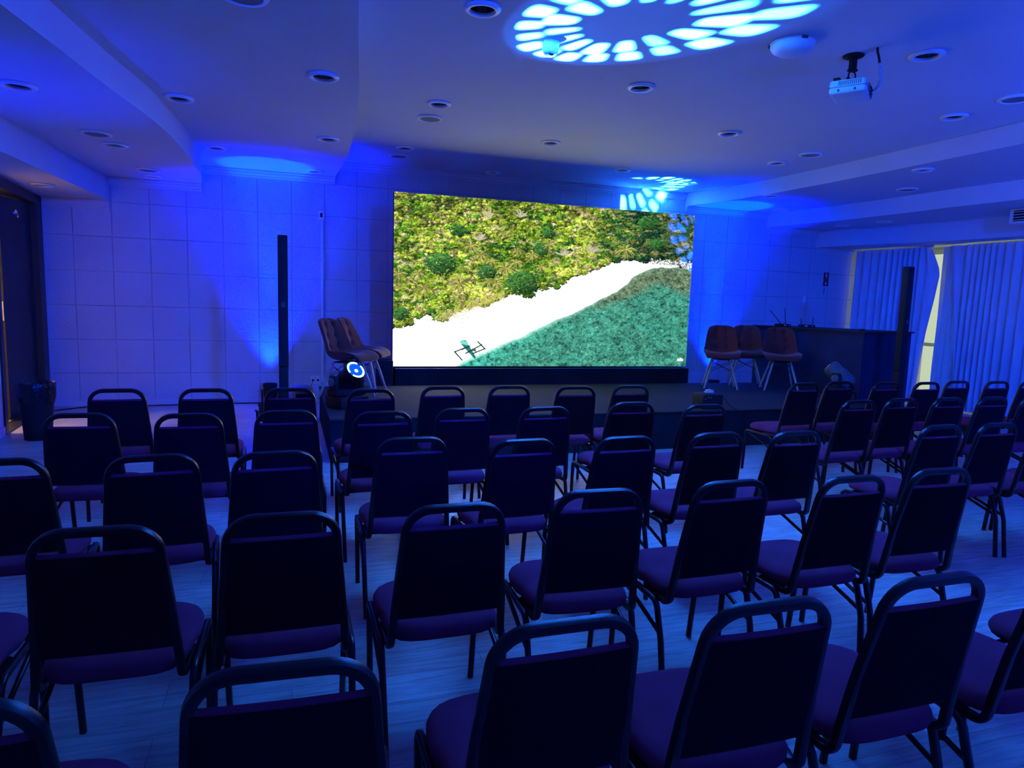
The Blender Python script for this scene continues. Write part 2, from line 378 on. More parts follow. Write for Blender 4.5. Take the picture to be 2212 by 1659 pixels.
def ceiling():
    bm = bmesh.new()
    curves = [lambda y: XL - 0.25, lambda y: smooth_interp(C_, y), lambda y: smooth_interp(B_, y), lambda y: smooth_interp(A_, y),
              lambda y: smooth_interp(R1_, y), lambda y: smooth_interp(R2_, y), lambda y: smooth_interp(R3_, y), lambda y: XR]
    zs = [Z3, Z2, Z1, Z0, Z1, Z2, Z3]
    ys = [YB + (YW - YB) * i / 90 for i in range(91)]
    for k, z in enumerate(zs):
        Lp = [Vector((curves[k](y), y)) for y in ys]; Rp = [Vector((curves[k + 1](y), y)) for y in ys]
        poly = Lp + Rp[::-1]
        verts = list(poly); edges = []; n = len(poly)
        edges += [(i, (i + 1) % n) for i in range(n)]
        holes = [h for h in hole_list() if abs(h[2] - z) < 1e-3 and interp([(y, p.x) for y, p in zip(ys, Lp)], h[1]) < h[0] < interp([(y, p.x) for y, p in zip(ys, Rp)], h[1])]
        for (hx, hy, _, hr) in holes:
            s = len(verts)
            for j in range(28): verts.append(Vector((hx + hr * math.cos(2 * PI * j / 28), hy + hr * math.sin(2 * PI * j / 28))))
            edges += [(s + j, s + (j + 1) % 28) for j in range(28)]
        r = geometry.delaunay_2d_cdt(verts, edges, [], 1, 1e-5)
        vs = [bm.verts.new((v.x, v.y, z)) for v in r[0]]
        for f in r[2]:
            c = sum((r[0][i] for i in f), Vector((0, 0))) / len(f)
            if any((c.x - h[0]) ** 2 + (c.y - h[1]) ** 2 < (h[3] * 0.97) ** 2 for h in holes): continue
            try: bm.faces.new([vs[i] for i in f])
            except ValueError: pass
    for k in range(6):
        zl, zh = min(zs[k], zs[k + 1]), max(zs[k], zs[k + 1])
        lo = [bm.verts.new((curves[k + 1](y), y, zl)) for y in ys]; hi = [bm.verts.new((curves[k + 1](y), y, zh)) for y in ys]
        for i in range(90): bm.faces.new((lo[i], lo[i + 1], hi[i + 1], hi[i]))
    me = bpy.data.meshes.new('ceiling'); bm.to_mesh(me); bm.free(); me.materials.append(M['ceil'])
    o = bpy.data.objects.new('ceiling', me); COL.objects.link(o); tag(o, kind='structure')
    bm = bmesh.new(); box(bm, (XL - 0.2, YB - 0.2, 3.72), (XR + 0.2, YW + 0.2, 3.86))
    tag(link_mesh('sky_block_slab', bm, 'ceil', o, smooth=False), kind='structure')  # unseen slab added above the ceiling to keep sky light out
    return curves, zs
CURVES, LEVELS = ceiling()

def sbox(name, boxes, m):
    bm = bmesh.new()
    for lo, hi in boxes: box(bm, lo, hi)
    return tag(link_mesh(name, bm, m, smooth=False), kind='structure')
sbox('floor', [((XL - 2.6, YB - 0.2, -0.12), (XR + 0.3, YW + 0.2, 0.0))], 'floor')
sbox('wall_front', [((XL - 2.4, YW, 0), (XR + 0.2, YW + 0.2, 3.72))], 'block')
sbox('wall_rear', [((XL - 0.2, YB - 0.2, 0), (XR + 0.2, YB, 3.72))], 'wallflat')
DY0, DY1, DZ = 8.40, 10.02, 2.62        # door opening in the side wall
sbox('wall_left', [((XL - 0.16, YB - 0.3, 0), (XL, DY0, 3.72)), ((XL - 0.16, DY0, DZ), (XL, DY1, 3.72)), ((XL - 0.16, DY1, 0), (XL, YW + 0.1, 3.72))], 'wallflat')
WY0, WY1, WZ0, WZ1 = 6.9, 10.12, 0.15, 2.66
sbox('wall_right', [((XR, YB, 0), (XR + 0.2, WY0, 3.72)), ((XR, WY0, 0), (XR + 0.2, WY1, WZ0)), ((XR, WY0, WZ1), (XR + 0.2, WY1, 3.72)), ((XR, WY1, 0), (XR + 0.2, YW, 3.72))], 'wallflat')
# corridor behind the door
sbox('wall_corridor', [((-5.15, 6.6, 0), (-5.0, YW + 0.4, 3.0)), ((-5.0, 6.6, 0), (XL - 0.16, 6.75, 3.0)), ((-5.15, 6.6, 2.85), (XL - 0.16, YW + 0.4, 3.0)), ((-5.15, YW - 0.25, 0), (XL - 0.17, YW - 0.05, 3.0))], 'corridor')

# baseboards and cornice pieces (each cornice run follows one ceiling level)
sbox('baseboard_front', [((XL, YW - 0.014, 0.0), (9.95, YW, 0.075))], 'cornice')
sbox('baseboard_left', [((XL, YB, 0.0), (XL + 0.014, DY0 - 0.09, 0.09))], 'cornice')
def cornice(n, x0, x1, z):
    bm = bmesh.new()
    prof = [(0, 0), (0.018, 0), (0.018, 0.014), (0.028, 0.022), (0.028, 0.036), (0.040, 0.048), (0.050, 0.066), (0.050, 0.078), (0.064, 0.092), (0.064, 0.11), (0, 0.11)]
    a = [bm.verts.new((x0, YW - p[0], z - 0.11 + p[1])) for p in prof]; b = [bm.verts.new((x1, YW - p[0], z - 0.11 + p[1])) for p in prof]
    k = len(prof); bm.faces.new(a); bm.faces.new(b[::-1])
    for i in range(k): bm.faces.new((a[i], b[i], b[(i + 1) % k], a[(i + 1) % k]))
    tag(link_mesh('trim_%d' % n, bm, 'cornice', smooth=False), kind='structure')
xs = [c(10.29) for c in CURVES]
for i, z in enumerate(LEVELS):
    cornice(i + 1, xs[i] + 0.002, (xs[i + 1] if i < 6 else 10.02) - 0.002, z)

# ---- side door: dark frame, half open leaf, closer, threshold
dr = sbox('door_1', [((XL - 0.17, DY1 - 0.03, 0), (XL + 0.02, DY1 + 0.20, DZ + 0.03)), ((XL - 0.17, DY0 - 0.09, 0), (XL + 0.02, DY0, DZ + 0.03)), ((XL - 0.17, DY0 - 0.09, DZ - 0.05), (XL + 0.02, DY1 + 0.20, DZ + 0.06))], 'doorwood')
hinge = Vector((XL - 0.075, DY1 - 0.03, 0)); ang = math.radians(6.4)
leaf_m = Matrix.Translation(hinge) @ Matrix.Rotation(-ang, 4, 'Z')
bm = bmesh.new(); box(bm, (-0.022, -0.86, 0.02), (0.022, 0, DZ - 0.34), 0.002, 1, leaf_m); box(bm, (-0.021, -0.90, DZ - 0.345), (0.022, 0, DZ - 0.06), 0.002, 1, leaf_m)
tag(link_mesh('door_leaf', bm, 'doorwood', dr, smooth=False), kind='structure')
bm = bmesh.new(); box(bm, (-0.016, -0.866, 1.16), (0.016, -0.858, 1.38), 0.001, 1, leaf_m)
tag(link_mesh('lock_plate', bm, 'chrome', dr), kind='structure')
bm = bmesh.new()
tube(bm, [(XL + 0.02, 9.16, 2.345), (XL + 0.10, 8.7, 2.33)], 0.012, 8); tube(bm, [(XL + 0.0, 9.16, 2.40), (XL + 0.02, 9.16, 2.32)], 0.012, 8)
tag(link_mesh('closer_arm', bm, 'chrome', dr), kind='structure')
bm = bmesh.new(); box(bm, (XL - 0.16, DY0, 0.0), (XL + 0.02, DY1, 0.012), 0.003, 1)
tag(link_mesh('threshold', bm, 'doorwood', dr), kind='structure')

for _o in [o for o in SC.objects if o.name in ('wall_left', 'door_1', 'baseboard_left', 'wall_corridor')]: _o.matrix_world = SPLAY
# ---- window behind the curtains
bm = bmesh.new(); x0, x1 = XR + 0.04, XR + 0.12
for y in [WY0, 7.65, 8.46, 9.25, WY1 - 0.06]: box(bm, (x0, y, WZ0), (x1, y + 0.06, WZ1), 0.005, 1)
for z in (WZ0, 1.0, WZ1 - 0.07): box(bm, (x0 + 0.01, WY0, z), (x1 - 0.01, WY1, z + 0.06), 0.004, 1)
win = tag(link_mesh('window_1', bm, 'alu', smooth=False), kind='structure')
gl = bpy.data.materials.new('clear_glass'); gl.use_nodes = True
_n = gl.node_tree.nodes; _n.remove(_n['Principled BSDF']); _tr = _n.new('ShaderNodeBsdfTransparent'); _tr.inputs[0].default_value = (0.93, 0.96, 0.95, 1)
_gs = _n.new('ShaderNodeBsdfGlossy'); _gs.inputs['Roughness'].default_value = 0.02; _mx = _n.new('ShaderNodeMixShader'); _mx.inputs[0].default_value = 0.06
gl.node_tree.links.new(_tr.outputs[0], _mx.inputs[1]); gl.node_tree.links.new(_gs.outputs[0], _mx.inputs[2]); gl.node_tree.links.new(_mx.outputs[0], _n['Material Output'].inputs[0])
bm = bmesh.new(); box(bm, (XR + 0.075, WY0, WZ0), (XR + 0.081, WY1, WZ1))
tag(link_mesh('window_glass', bm, gl, win, smooth=False), kind='structure')

# ---- curtains: pleated cloth hanging along the window side
def curtain(y0, y1, label, pull=None, seed=1):
    rnd = random.Random(seed)
    bm = bmesh.new(); n = int((y1 - y0) / 0.011); ztop, zbot, nz = 2.672, 0.03, 22
    ph, p = [], 0.0
    for i in range(n + 1):
        ph.append(p); p += 2 * PI * 0.011 / (0.125 + 0.04 * math.sin(i * 0.045 + seed) + 0.015 * rnd.uniform(-1, 1))
    grid = []
    for j in range(nz + 1):
        t = j / nz; z = ztop + (zbot - ztop) * t; row = []
        for i in range(n + 1):
            s = i / n; y = y0 + (y1 - y0) * s
            amp = 0.044 + 0.014 * math.sin(i * 0.021 + seed * 2)
            dx = amp * (math.sin(ph[i]) + 0.25 * math.sin(2 * ph[i] + 1.0)) * (0.65 + 0.5 * t)
            yy = y + 0.016 * math.cos(ph[i]) * (0.6 + 0.5 * t)
            if pull:                    # the free edge of the cloth swings sideways part way down
                w = max(0.0, 1 - s / pull[0]) if pull[0] > 0 else max(0.0, 1 - (1 - s) / -pull[0])
                yy += w * w * (interp(pull[1], t) - (y0 if pull[0] > 0 else y1)); dx += 0.03 * w
            row.append(bm.verts.new((smooth_interp(CUR_, y) + dx, yy, z)))
        grid.append(row)
    for j in range(nz):
        for i in range(n): bm.faces.new((grid[j][i], grid[j][i + 1], grid[j + 1][i + 1], grid[j + 1][i]))
    root = empty('curtain', (smooth_interp(CUR_, (y0 + y1) / 2), (y0 + y1) / 2, 0), 0, label, 'curtain', 'curtains along the window side')
    o = link_mesh('pleated_cloth', bm, 'curtain', root, autosmooth=180); o.matrix_parent_inverse = Matrix.Translation(-root.location)
    bm = bmesh.new(); box(bm, (smooth_interp(CUR_, (y0 + y1) / 2) + 0.075, y0, 2.66), (smooth_interp(CUR_, (y0 + y1) / 2) + 0.10, y1, 2.70), 0.003, 1)
    o = link_mesh('curtain_rail', bm, 'white', root); o.matrix_parent_inverse = Matrix.Translation(-root.location)
    return root
curtain(8.76, 10.20, 'pleated grey curtain panel hanging between the stage wall and the bright window gap', (0.16, [(0, 8.84), (0.06, 8.74), (0.16, 8.62), (0.33, 8.68), (0.54, 8.78), (1, 8.92)]), 3)
rc = curtain(2.6, 8.30, 'wide pleated grey curtain panel hanging from the bright window gap towards the viewer', (-0.03, [(0, 8.50), (0.54, 8.26), (1, 8.12)]), 8)
bm = bmesh.new()
rows = []
for j in range(15):
    z = max(2.67 - j * 0.19, 0.03)
    rows.append([bm.verts.new((10.315 + 0.018 * math.sin(k * 1.5 + 0.2 * math.sin(j * 0.5)), 8.68 - k * 0.030 + 0.006 * math.sin(j * 0.7 + k), z)) for k in range(17)])
for a, b in zip(rows, rows[1:]):
    for k in range(16): bm.faces.new((a[k], a[k + 1], b[k + 1], b[k]))
o = link_mesh('lining_edge', bm, 'lining', rc); o.matrix_parent_inverse = Matrix.Translation(-rc.location)
o['label'] = 'pale lining catching the daylight'

# ------------------------------------------------------------------ ceiling fittings
def make_downlight():
    root = empty('ceiling_downlight')
    bm = bmesh.new(); lathe(bm, [(0.084, 0.0), (0.119, 0.0), (0.122, -0.006), (0.118, -0.015), (0.106, -0.022), (0.090, -0.022), (0.080, -0.012), (0.082, 0.002)], 40, closed=False)
    link_mesh('trim_ring', bm, 'lightring', root)
    bm = bmesh.new(); lathe(bm, [(0.085, -0.008), (0.083, 0.03), (0.076, 0.11), (0.03, 0.125)], 32, closed=False); bm.faces.new([v for v in bm.verts if abs(v.co.z - 0.125) < 1e-5])
    link_mesh('reflector_cup', bm, 'darkhole', root)
    for s in (-1, 1):
        bm = bmesh.new(); tube(bm, [(s * 0.016, -0.012, 0.12), (s * 0.016, -0.012, 0.045), (s * 0.016, 0.0, 0.036), (s * 0.016, 0.012, 0.045), (s * 0.016, 0.012, 0.12)], 0.008, 8)
        link_mesh('lamp', bm, 'lamptube', root)
    return root
def make_ceiling_speaker():
    root = empty('ceiling_speaker')
    bm = bmesh.new(); lathe(bm, [(0.102, 0.0), (0.136, 0.0), (0.139, -0.008), (0.132, -0.018), (0.108, -0.020), (0.102, -0.012)], 44, closed=False)
    link_mesh('trim_ring', bm, 'lightring', root)
    bm = bmesh.new(); lathe(bm, [(0.104, 0.0), (0.104, -0.013), (0.06, -0.016), (0.0, -0.017)], 40)
    link_mesh('speaker_mesh', bm, 'grille', root)
    return root
protos = {'lamp': None, 'speaker': None}
for (x, y, z, kind, lab) in DOWN:
    if protos[kind] is None:
        o = make_downlight() if kind == 'lamp' else make_ceiling_speaker(); protos[kind] = o
    else: o = copy_tree(protos[kind])
    o.location = (x, y, z); o.rotation_euler = (0, 0, random.uniform(-0.6, 0.6))
    tag(o, lab, 'downlight' if kind == 'lamp' else 'ceiling speaker', 'recessed ceiling downlights' if kind == 'lamp' else 'round ceiling speakers')

# small round camera, smoke/access dome
root = empty('ceiling_camera', (1.84, 4.92, Z0), 0, 'small white round ceiling camera inside the projected light ring', 'security camera')
bm = bmesh.new(); lathe(bm, [(0.062, 0.0), (0.064, -0.012), (0.060, -0.055), (0.060, -0.060)], 32); link_mesh('housing', bm, 'white', root)
bm = bmesh.new(); lathe(bm, [(0.058, -0.058), (0.056, -0.075), (0.044, -0.094), (0.026, -0.103), (0.0, -0.106)], 32); link_mesh('eyeball', bm, 'white', root)
bm = bmesh.new(); mtx = Matrix.Translation((-0.005, -0.032, -0.088)) @ Matrix.Rotation(math.radians(50), 4, 'X') @ Matrix.Rotation(PI, 4, 'X')
lathe(bm, [(0.0, 0.012), (0.020, 0.012), (0.020, -0.004)], 20, mtx, closed=False); link_mesh('lens', bm, 'black', root)
root = empty('ceiling_dome', (3.44, 4.27, Z0), 0, 'large shallow white dome on the ceiling between light ring and projector', 'smoke detector')
bm = bmesh.new(); lathe(bm, [(0.15, 0.0), (0.158, -0.010), (0.152, -0.016)], 44); link_mesh('base_ring', bm, 'white', root)
bm = bmesh.new(); lathe(bm, [(0.150, -0.012), (0.150, -0.030), (0.134, -0.055), (0.10, -0.074), (0.05, -0.084), (0.0, -0.087)], 44); link_mesh('dome_cover', bm, 'white', root)
bm = bmesh.new()
for k in range(3):
    a = 2 * PI * k / 3 + 0.9; box(bm, (-0.022, 0.148, -0.022), (0.022, 0.162, -0.004), 0.002, 1, Matrix.Rotation(a, 4, 'Z'))
link_mesh('clip', bm, 'grey', root)

# ---- projector hanging from its mount
PJ = Vector((4.02, 4.30, Z0))
root = empty('ceiling_projector', PJ, 0, 'white video projector hanging upside down from a black ceiling mount', 'projector')
PR = Matrix.Rotation(math.radians(38), 4, 'Z')
bm = bmesh.new(); box(bm, (-0.165, -0.125, -0.305), (0.165, 0.125, -0.205), 0.024, 4, PR); link_mesh('body', bm, 'white', root)
bm = bmesh.new(); box(bm, (-0.166, -0.126, -0.262), (0.166, 0.126, -0.258), 0.0, 1, PR)
link_mesh('seam_line', bm, 'grey', root)
bm = bmesh.new()
box(bm, (0.02, -0.1265, -0.292), (0.150, -0.1245, -0.212), 0.002, 1, PR)
link_mesh('connector_panel', bm, 'grey', root)
bm = bmesh.new()
for i in range(5):
    for j in range(2):
        mm = PR @ Matrix.Translation((0.036 + i * 0.024, -0.127, -0.232 - j * 0.034)) @ Matrix.Rotation(PI / 2, 4, 'X'); lathe(bm, [(0.008, 0.0), (0.008, 0.005), (0.004, 0.006)], 12, mm)
link_mesh('socket', bm, 'black', root)
bm = bmesh.new()
for i in range(12): box(bm, (-0.1665, -0.09 + i * 0.013, -0.250), (-0.1645, -0.084 + i * 0.013, -0.22), 0, 1, PR)
link_mesh('vent', bm, 'grey', root)
for i in range(2):
    bm = bmesh.new(); box(bm, (-0.1668, -0.06 + i * 0.11, -0.292), (-0.1645, -0.045 + i * 0.11, -0.275), 0, 1, PR); link_mesh('button', bm, 'grey', root)
bm = bmesh.new(); mm = PR @ Matrix.Translation((-0.03, -0.126, -0.250)) @ Matrix.Rotation(PI / 2, 4, 'X'); lathe(bm, [(0.034, 0.0), (0.034, 0.003), (0.030, 0.003)], 28, mm); link_mesh('fan_grille', bm, 'grille', root)
bm = bmesh.new(); lathe(bm, [(0.075, 0.0), (0.075, -0.006), (0.068, -0.012), (0.03, -0.016)], 32)
box(bm, (-0.022, -0.022, -0.10), (0.022, 0.022, -0.01), 0.004, 1); box(bm, (-0.034, -0.020, -0.115), (0.034, 0.020, -0.095), 0.004, 1)
link_mesh('mount_plate', bm, 'black', root)
for s in (-1, 1):
    bm = bmesh.new(); tube(bm, [(s * 0.018, 0, -0.112), (s * 0.032, 0, -0.135), (s * 0.032, 0, -0.206)], 0.006, 8)
    lathe(bm, [(0.011, -0.20), (0.013, -0.19), (0.013, -0.165), (0.010, -0.158)], 12, Matrix.Translation((s * 0.034, 0, 0)))
    link_mesh('mount_arm', bm, 'black', root)
bm = bmesh.new(); box(bm, (-0.155, 0.055, -0.21), (-0.10, 0.10, -0.188), 0.002, 1, PR); link_mesh('foot', bm, 'black', root)
bm = bmesh.new()
pts = [(0.03, -0.19, 0.0), (0.035, -0.19, -0.03), (0.06, -0.18, -0.06), (0.095, -0.155, -0.085)]
tube(bm, pts, 0.0085, 10); link_mesh('cable', bm, 'black', root)
bm = bmesh.new()
cp = [Vector((0.09, -0.158, -0.082)), Vector((0.135, -0.13, -0.12)), Vector((0.175, -0.10, -0.165)), Vector((0.195, -0.07, -0.205)), Vector((0.19, -0.04, -0.24)), Vector((0.165, -0.02, -0.265))]
pp = []
for i in range(len(cp) - 1):
    for k in range(4): pp.append(cp[i].lerp(cp[i + 1], k / 4))
pp.append(cp[-1]); tube(bm, pp, 0.014, 12); o = link_mesh('cable_sleeve', bm, 'mesh_sleeve', root, autosmooth=60); o['label'] = 'white woven cable sleeve'

# ---- wall / ceiling air unit at the window side
root = empty('air_conditioner', (9.36, 6.72, 0), 0, 'white air conditioner with dark louvres under the ceiling, by the curtain top', 'air conditioner')
bm = bmesh.new(); box(bm, (-0.09, -0.95, 2.80), (0.12, 0.16, 2.995), 0.015, 2); link_mesh('casing', bm, 'white', root)
bm = bmesh.new(); box(bm, (-0.094, -0.93, 2.825), (-0.088, 0.10, 2.97), 0.002, 1); link_mesh('louvre_opening', bm, 'black', root)
bm = bmesh.new()
for i in range(4): box(bm, (-0.100, -0.93, 2.838 + i * 0.036), (-0.090, 0.10, 2.845 + i * 0.036), 0.001, 1)
link_mesh('louvre', bm, 'white', root)

# ------------------------------------------------------------------ stage and screen
ZS = 0.417
root = empty('stage', (3.6, 6.42, 0), 0, 'low black carpeted stage platform running below the bright screen', 'stage')
bm = bmesh.new(); box(bm, (-3.25, 0.0, ZS - 0.02), (3.40, 2.43, ZS), 0.004, 1); link_mesh('deck', bm, 'stagetop', root)
bm = bmesh.new(); box(bm, (-3.24, 0.012, 0.0), (3.39, 2.42, ZS - 0.02)); link_mesh('skirt', bm, 'matteblack', root)

SX0, SX1, SZA, SZB, SY = 1.29, 5.712, 0.662, 2.900, 8.95

def paint_screen():
    """paint the aerial beach film frame shown on the screen, then fit it to the panel"""
    rng = np.random.default_rng(5)
    S = 0.62; CWp, CHp = int(2212 * S), int(1330 * S)
    img = np.zeros((CHp, CWp, 3), np.float32)
    yy, xx = np.mgrid[0:CHp, 0:CWp].astype(np.float32); X = xx / S; Y = yy / S
    def noise(sx, sy, seed, oct_=4):
        r = np.random.default_rng(seed); out = np.zeros((CHp, CWp), np.float32); a = 1.0; tot = 0
        for _ in range(oct_):
            gw, gh = int(2212 / sx) + 3, int(1330 / sy) + 3; g = r.random((gh, gw)).astype(np.float32)
            fx = X / sx; fy = Y / sy; ix = fx.astype(int); iy = fy.astype(int); tx = fx - ix; ty = fy - iy
            tx = tx * tx * (3 - 2 * tx); ty = ty * ty * (3 - 2 * ty)
            out += a * ((g[iy, ix] * (1 - tx) + g[iy, ix + 1] * tx) * (1 - ty) + (g[iy + 1, ix] * (1 - tx) + g[iy + 1, ix + 1] * tx) * ty)
            tot += a; a *= 0.6; sx = max(sx / 2, 2.0); sy = max(sy / 2, 2.0)
        return out / tot
    def line(pts, X):
        px = [p[0] for p in pts]; py = [p[1] for p in pts]; return np.interp(X, px, py)
    n1 = noise(160, 120, 1); n2 = noise(24, 18, 2); n3 = noise(9, 7, 3, 2); n4 = noise(60, 40, 4)
    # sand
    img[:] = (3.2, 3.2, 3.0)
    # water
    wl = [(440, 1300), (520, 1235), (560, 1200), (700, 1140), (850, 1075), (1000, 1010), (1150, 935), (1300, 872), (1400, 825), (1500, 775), (1600, 725), (1690, 668), (1720, 622), (1800, 580), (1870, 552), (1950, 550), (2212, 560)]
    d = (Y - line(wl, X)) + (n4 - 0.5) * 16
    wet = np.clip(d / 10, 0, 1)
    tr = np.clip((n2 - 0.5) * 2.8 + (n3 - 0.5) * 1.8, -1, 1)
    deep = np.stack([0.030 + 0.04 * n1, 0.20 + 0.11 * n1, 0.145 + 0.07 * n1], -1)
    turq = np.array([0.06, 0.52, 0.40], np.float32)
    reef = np.array([0.13, 0.20, 0.115], np.float32)
    tmix = np.clip(1 - (X - 500) / 700, 0, 1)[..., None] * np.clip(1 - d / 260, 0, 1)[..., None]
    rmix = np.clip((X - 1250) / 350, 0, 1)[..., None] * np.clip(1 - (d - (X - 1250) * 0.16 + (n1 - .5) * 120) / 70, 0, 1)[..., None]
    wat = deep * (1 - tmix) + turq * tmix; wat = wat * (1 - rmix) + reef * rmix
    bright = np.clip(noise(210, 70, 9) * 2.2 - 1.1, 0, 1)[..., None] * (1 - rmix)
    wat = wat * (1 - 0.5 * bright) + np.array([0.05, 0.46, 0.33]) * 0.5 * bright
    wat = wat * (1 + 0.75 * tr[..., None])
    spark = (n3 > 0.78)[..., None] * 0.16
    wat = np.clip(wat, 0.004, 3) + spark * np.array([0.4, 1, 0.85])
    foam = np.clip(1 - d / 34, 0, 1)[..., None] * np.clip(1.3 - (X - 500) / 900, 0.12, 1)[..., None]
    wat = wat * (1 - foam) + np.array([0.75, 1.25, 1.1]) * foam
    img = img * (1 - wet[..., None]) + wat * wet[..., None]
    # jungle: overlapping crowns from the ridge down to the beach
    jl = [(0, 985), (100, 972), (200, 962), (235, 915), (330, 885), (420, 930), (470, 905), (540, 842), (650, 828), (780, 800), (850, 752), (950, 742), (1015, 748), (1090, 705), (1210, 690), (1290, 640), (1420, 600), (1500, 572), (1560, 532), (1660, 508), (1760, 512), (1870, 520), (2000, 528), (2130, 560), (2212, 565)]
    jun = Y < line(jl, X) + (n4 - 0.5) * 26
    base = np.stack([0.05 + 0.10 * n2, 0.075 + 0.11 * n2, 0.02 + 0.035 * n2], -1)
    img = np.where(jun[..., None], base, img)
    yl = lambda x: float(np.interp(x, [p[0] for p in jl], [p[1] for p in jl]))
    crowns = []
    for _ in range(9000):
        x = rng.uniform(60, 2190); y = rng.uniform(20, yl(x) - 4)
        crowns.append((y + rng.normal(0, 10), x))
    crowns.sort()
    tone = noise(230, 170, 21); tone2 = noise(90, 70, 22)
    pal = np.array([[0.27, 0.36, 0.045], [0.46, 0.52, 0.09], [0.13, 0.27, 0.03], [0.05, 0.15, 0.035], [0.46, 0.42, 0.23], [0.38, 0.37, 0.13]])
    for (y, x) in crowns:
        if y > yl(x) + 2: continue
        s = (6.0 + 30 * rng.random() ** 2.4) * (0.7 + 0.45 * y / 900)
        w = s * 1.25; h = s * 0.85
        x0, x1, y0, y1 = int((x - w) * S), int((x + w) * S) + 1, int((y - h) * S), int((y + h) * S) + 1
        x0, y0, x1, y1 = max(x0, 0), max(y0, 0), min(x1, CWp), min(y1, CHp)
        if x1 <= x0 or y1 <= y0: continue
        gx = (X[y0:y1, x0:x1] - x) / w; gy = (Y[y0:y1, x0:x1] - y) / h
        nz = n3[y0:y1, x0:x1]
        rr = gx * gx + gy * gy + (nz - 0.5) * 1.5
        m = rr < 0.85
        cxp, cyp = min(max(int(x * S), 0), CWp - 1), min(max(int(y * S), 0), CHp - 1)
        q = tone[cyp, cxp] * 0.8 + tone2[cyp, cxp] * 0.6 + rng.normal(0, 0.17)
        dk = float(np.clip((x - 1380) / 380, 0, 1))
        k = 3 if q < 0.42 + 0.22 * dk else 2 if q < 0.60 + 0.2 * dk else 0 if q < 0.80 + 0.05 * dk else 1 if q < 0.93 else 5
        if rng.random() < 0.10: k = 4
        c = pal[k] * (1 - 0.45 * dk) + np.array([0.0, 0.012, 0.03]) * dk
        c = c * rng.uniform(0.65, 1.25)
        sh = np.clip(0.95 - 0.85 * gy - 0.35 * gx, 0.10, 1.8) * np.clip(0.1 + 1.75 * nz, 0.15, 1.7)
        img[y0:y1, x0:x1] = np.where(m[..., None], c * sh[..., None], img[y0:y1, x0:x1])
    # deep gaps and sun-flecked leaves
    fl = noise(13, 10, 31, 2); fl2 = noise(7, 6, 32, 1)
    jm = jun[..., None]
    cr = noise(95, 62, 41, 3); crev = np.clip(1 - np.abs(cr - 0.5) / 0.035, 0, 1) * np.clip(noise(300, 200, 42) * 2.4 - 0.6, 0, 1)
    big = np.clip(0.45 + 1.15 * noise(120, 80, 43, 2) + 0.0 * X, 0.5, 1.45)
    img = np.where(jm, np.maximum(img, 1e-4) ** 1.25 * 1.05 * (big * (1 - 0.7 * crev) * (1 - 0.25 * np.clip((X - 1500) / 300, 0, 1)))[..., None], img)
    img = np.where(jm & (fl < 0.34)[..., None], img * 0.35, img)
    img = np.where(jm & (fl2 > 0.86)[..., None], np.minimum(img * 1.6 + 0.05, 0.9), img)
    def seg(xa, ya, xb, yb, w, c, w2=0.8):
        n = int(max(abs(xb - xa), abs(yb - ya)) * S * 1.3) + 2
        for i in range(n):
            t = i / (n - 1); cx_, cy_ = (xa + (xb - xa) * t) * S, (ya + (yb - ya) * t) * S; r = max(0.5, (w * (1 - t) + w2 * t) * S)
            a0, a1, b0, b1 = int(cx_ - r), int(cx_ + r) + 1, int(cy_ - r), int(cy_ + r) + 1
            a0, b0 = max(a0, 0), max(b0, 0); a1, b1 = min(a1, CWp), min(b1, CHp)
            if a1 > a0 and b1 > b0: img[b0:b1, a0:a1] = c
    # darker shrubs, coconut palms and dead trees at the places the film shows them
    for (bx, by, br) in ((970, 670, 112), (1110, 440, 60), (540, 315, 55), (150, 880, 60), (1150, 330, 45), (730, 600, 70), (1830, 260, 70), (420, 540, 110), (1900, 400, 60)):
        for _ in range(int(br * br * 0.055) + 60):
            a, q = rng.uniform(0, 2 * PI), br * math.sqrt(rng.random()) * rng.uniform(0.8, 1.12); x, y = bx + q * math.cos(a), by + 0.72 * q * math.sin(a); s = rng.uniform(3, 9)
            x0, x1, y0, y1 = max(int((x - s) * S), 0), min(int((x + s) * S) + 1, CWp), max(int((y - s * .6) * S), 0), min(int((y + s * .6) * S) + 1, CHp)
            if x1 <= x0 or y1 <= y0: continue
            l = 1.1 * np.clip(0.80 - (y - by) / br * 0.75 - (x - bx) / br * .3, 0.15, 1.5) * rng.uniform(0.25, 1.5)
            g = ((X[y0:y1, x0:x1] - x) / s) ** 2 + ((Y[y0:y1, x0:x1] - y) / (s * .6)) ** 2
            img[y0:y1, x0:x1] = np.where((g < 1)[..., None], np.array([0.045, 0.17, 0.035]) * l, img[y0:y1, x0:x1])
    for (px_, py_, ps) in ((305, 705, 75), (550, 680, 66), (860, 570, 74), (745, 660, 52), (805, 675, 45), (930, 530, 52), (620, 420, 56), (1165, 405, 60), (690, 480, 50), (265, 605, 60), (130, 610, 60), (1040, 480, 44), (940, 450, 40), (1680, 440, 70), (760, 520, 40), (1100, 560, 40)):
        for k in range(17):
            a = PI * 2 * k / 17 + rng.uniform(-.1, .1); L = ps * rng.uniform(0.75, 1.1); ex, ey = px_ + L * math.cos(a), py_ + L * 0.72 * math.sin(a) + 0.22 * L
            mx_, my_ = px_ + L * .55 * math.cos(a), py_ + L * .40 * math.sin(a) - 0.05 * L
            c = np.array([0.52, 0.50, 0.10]) * rng.uniform(0.45, 1.15) if k % 3 else np.array([0.10, 0.14, 0.03])
            seg(px_, py_, mx_, my_, 2.8, c, 2.4); seg(mx_, my_, ex, ey, 2.4, c, 0.8)
        seg(px_, py_ + 4, px_ + rng.uniform(-8, 8), py_ + ps * 0.9, 1.6, np.array([0.34, 0.28, 0.17]), 1.6)
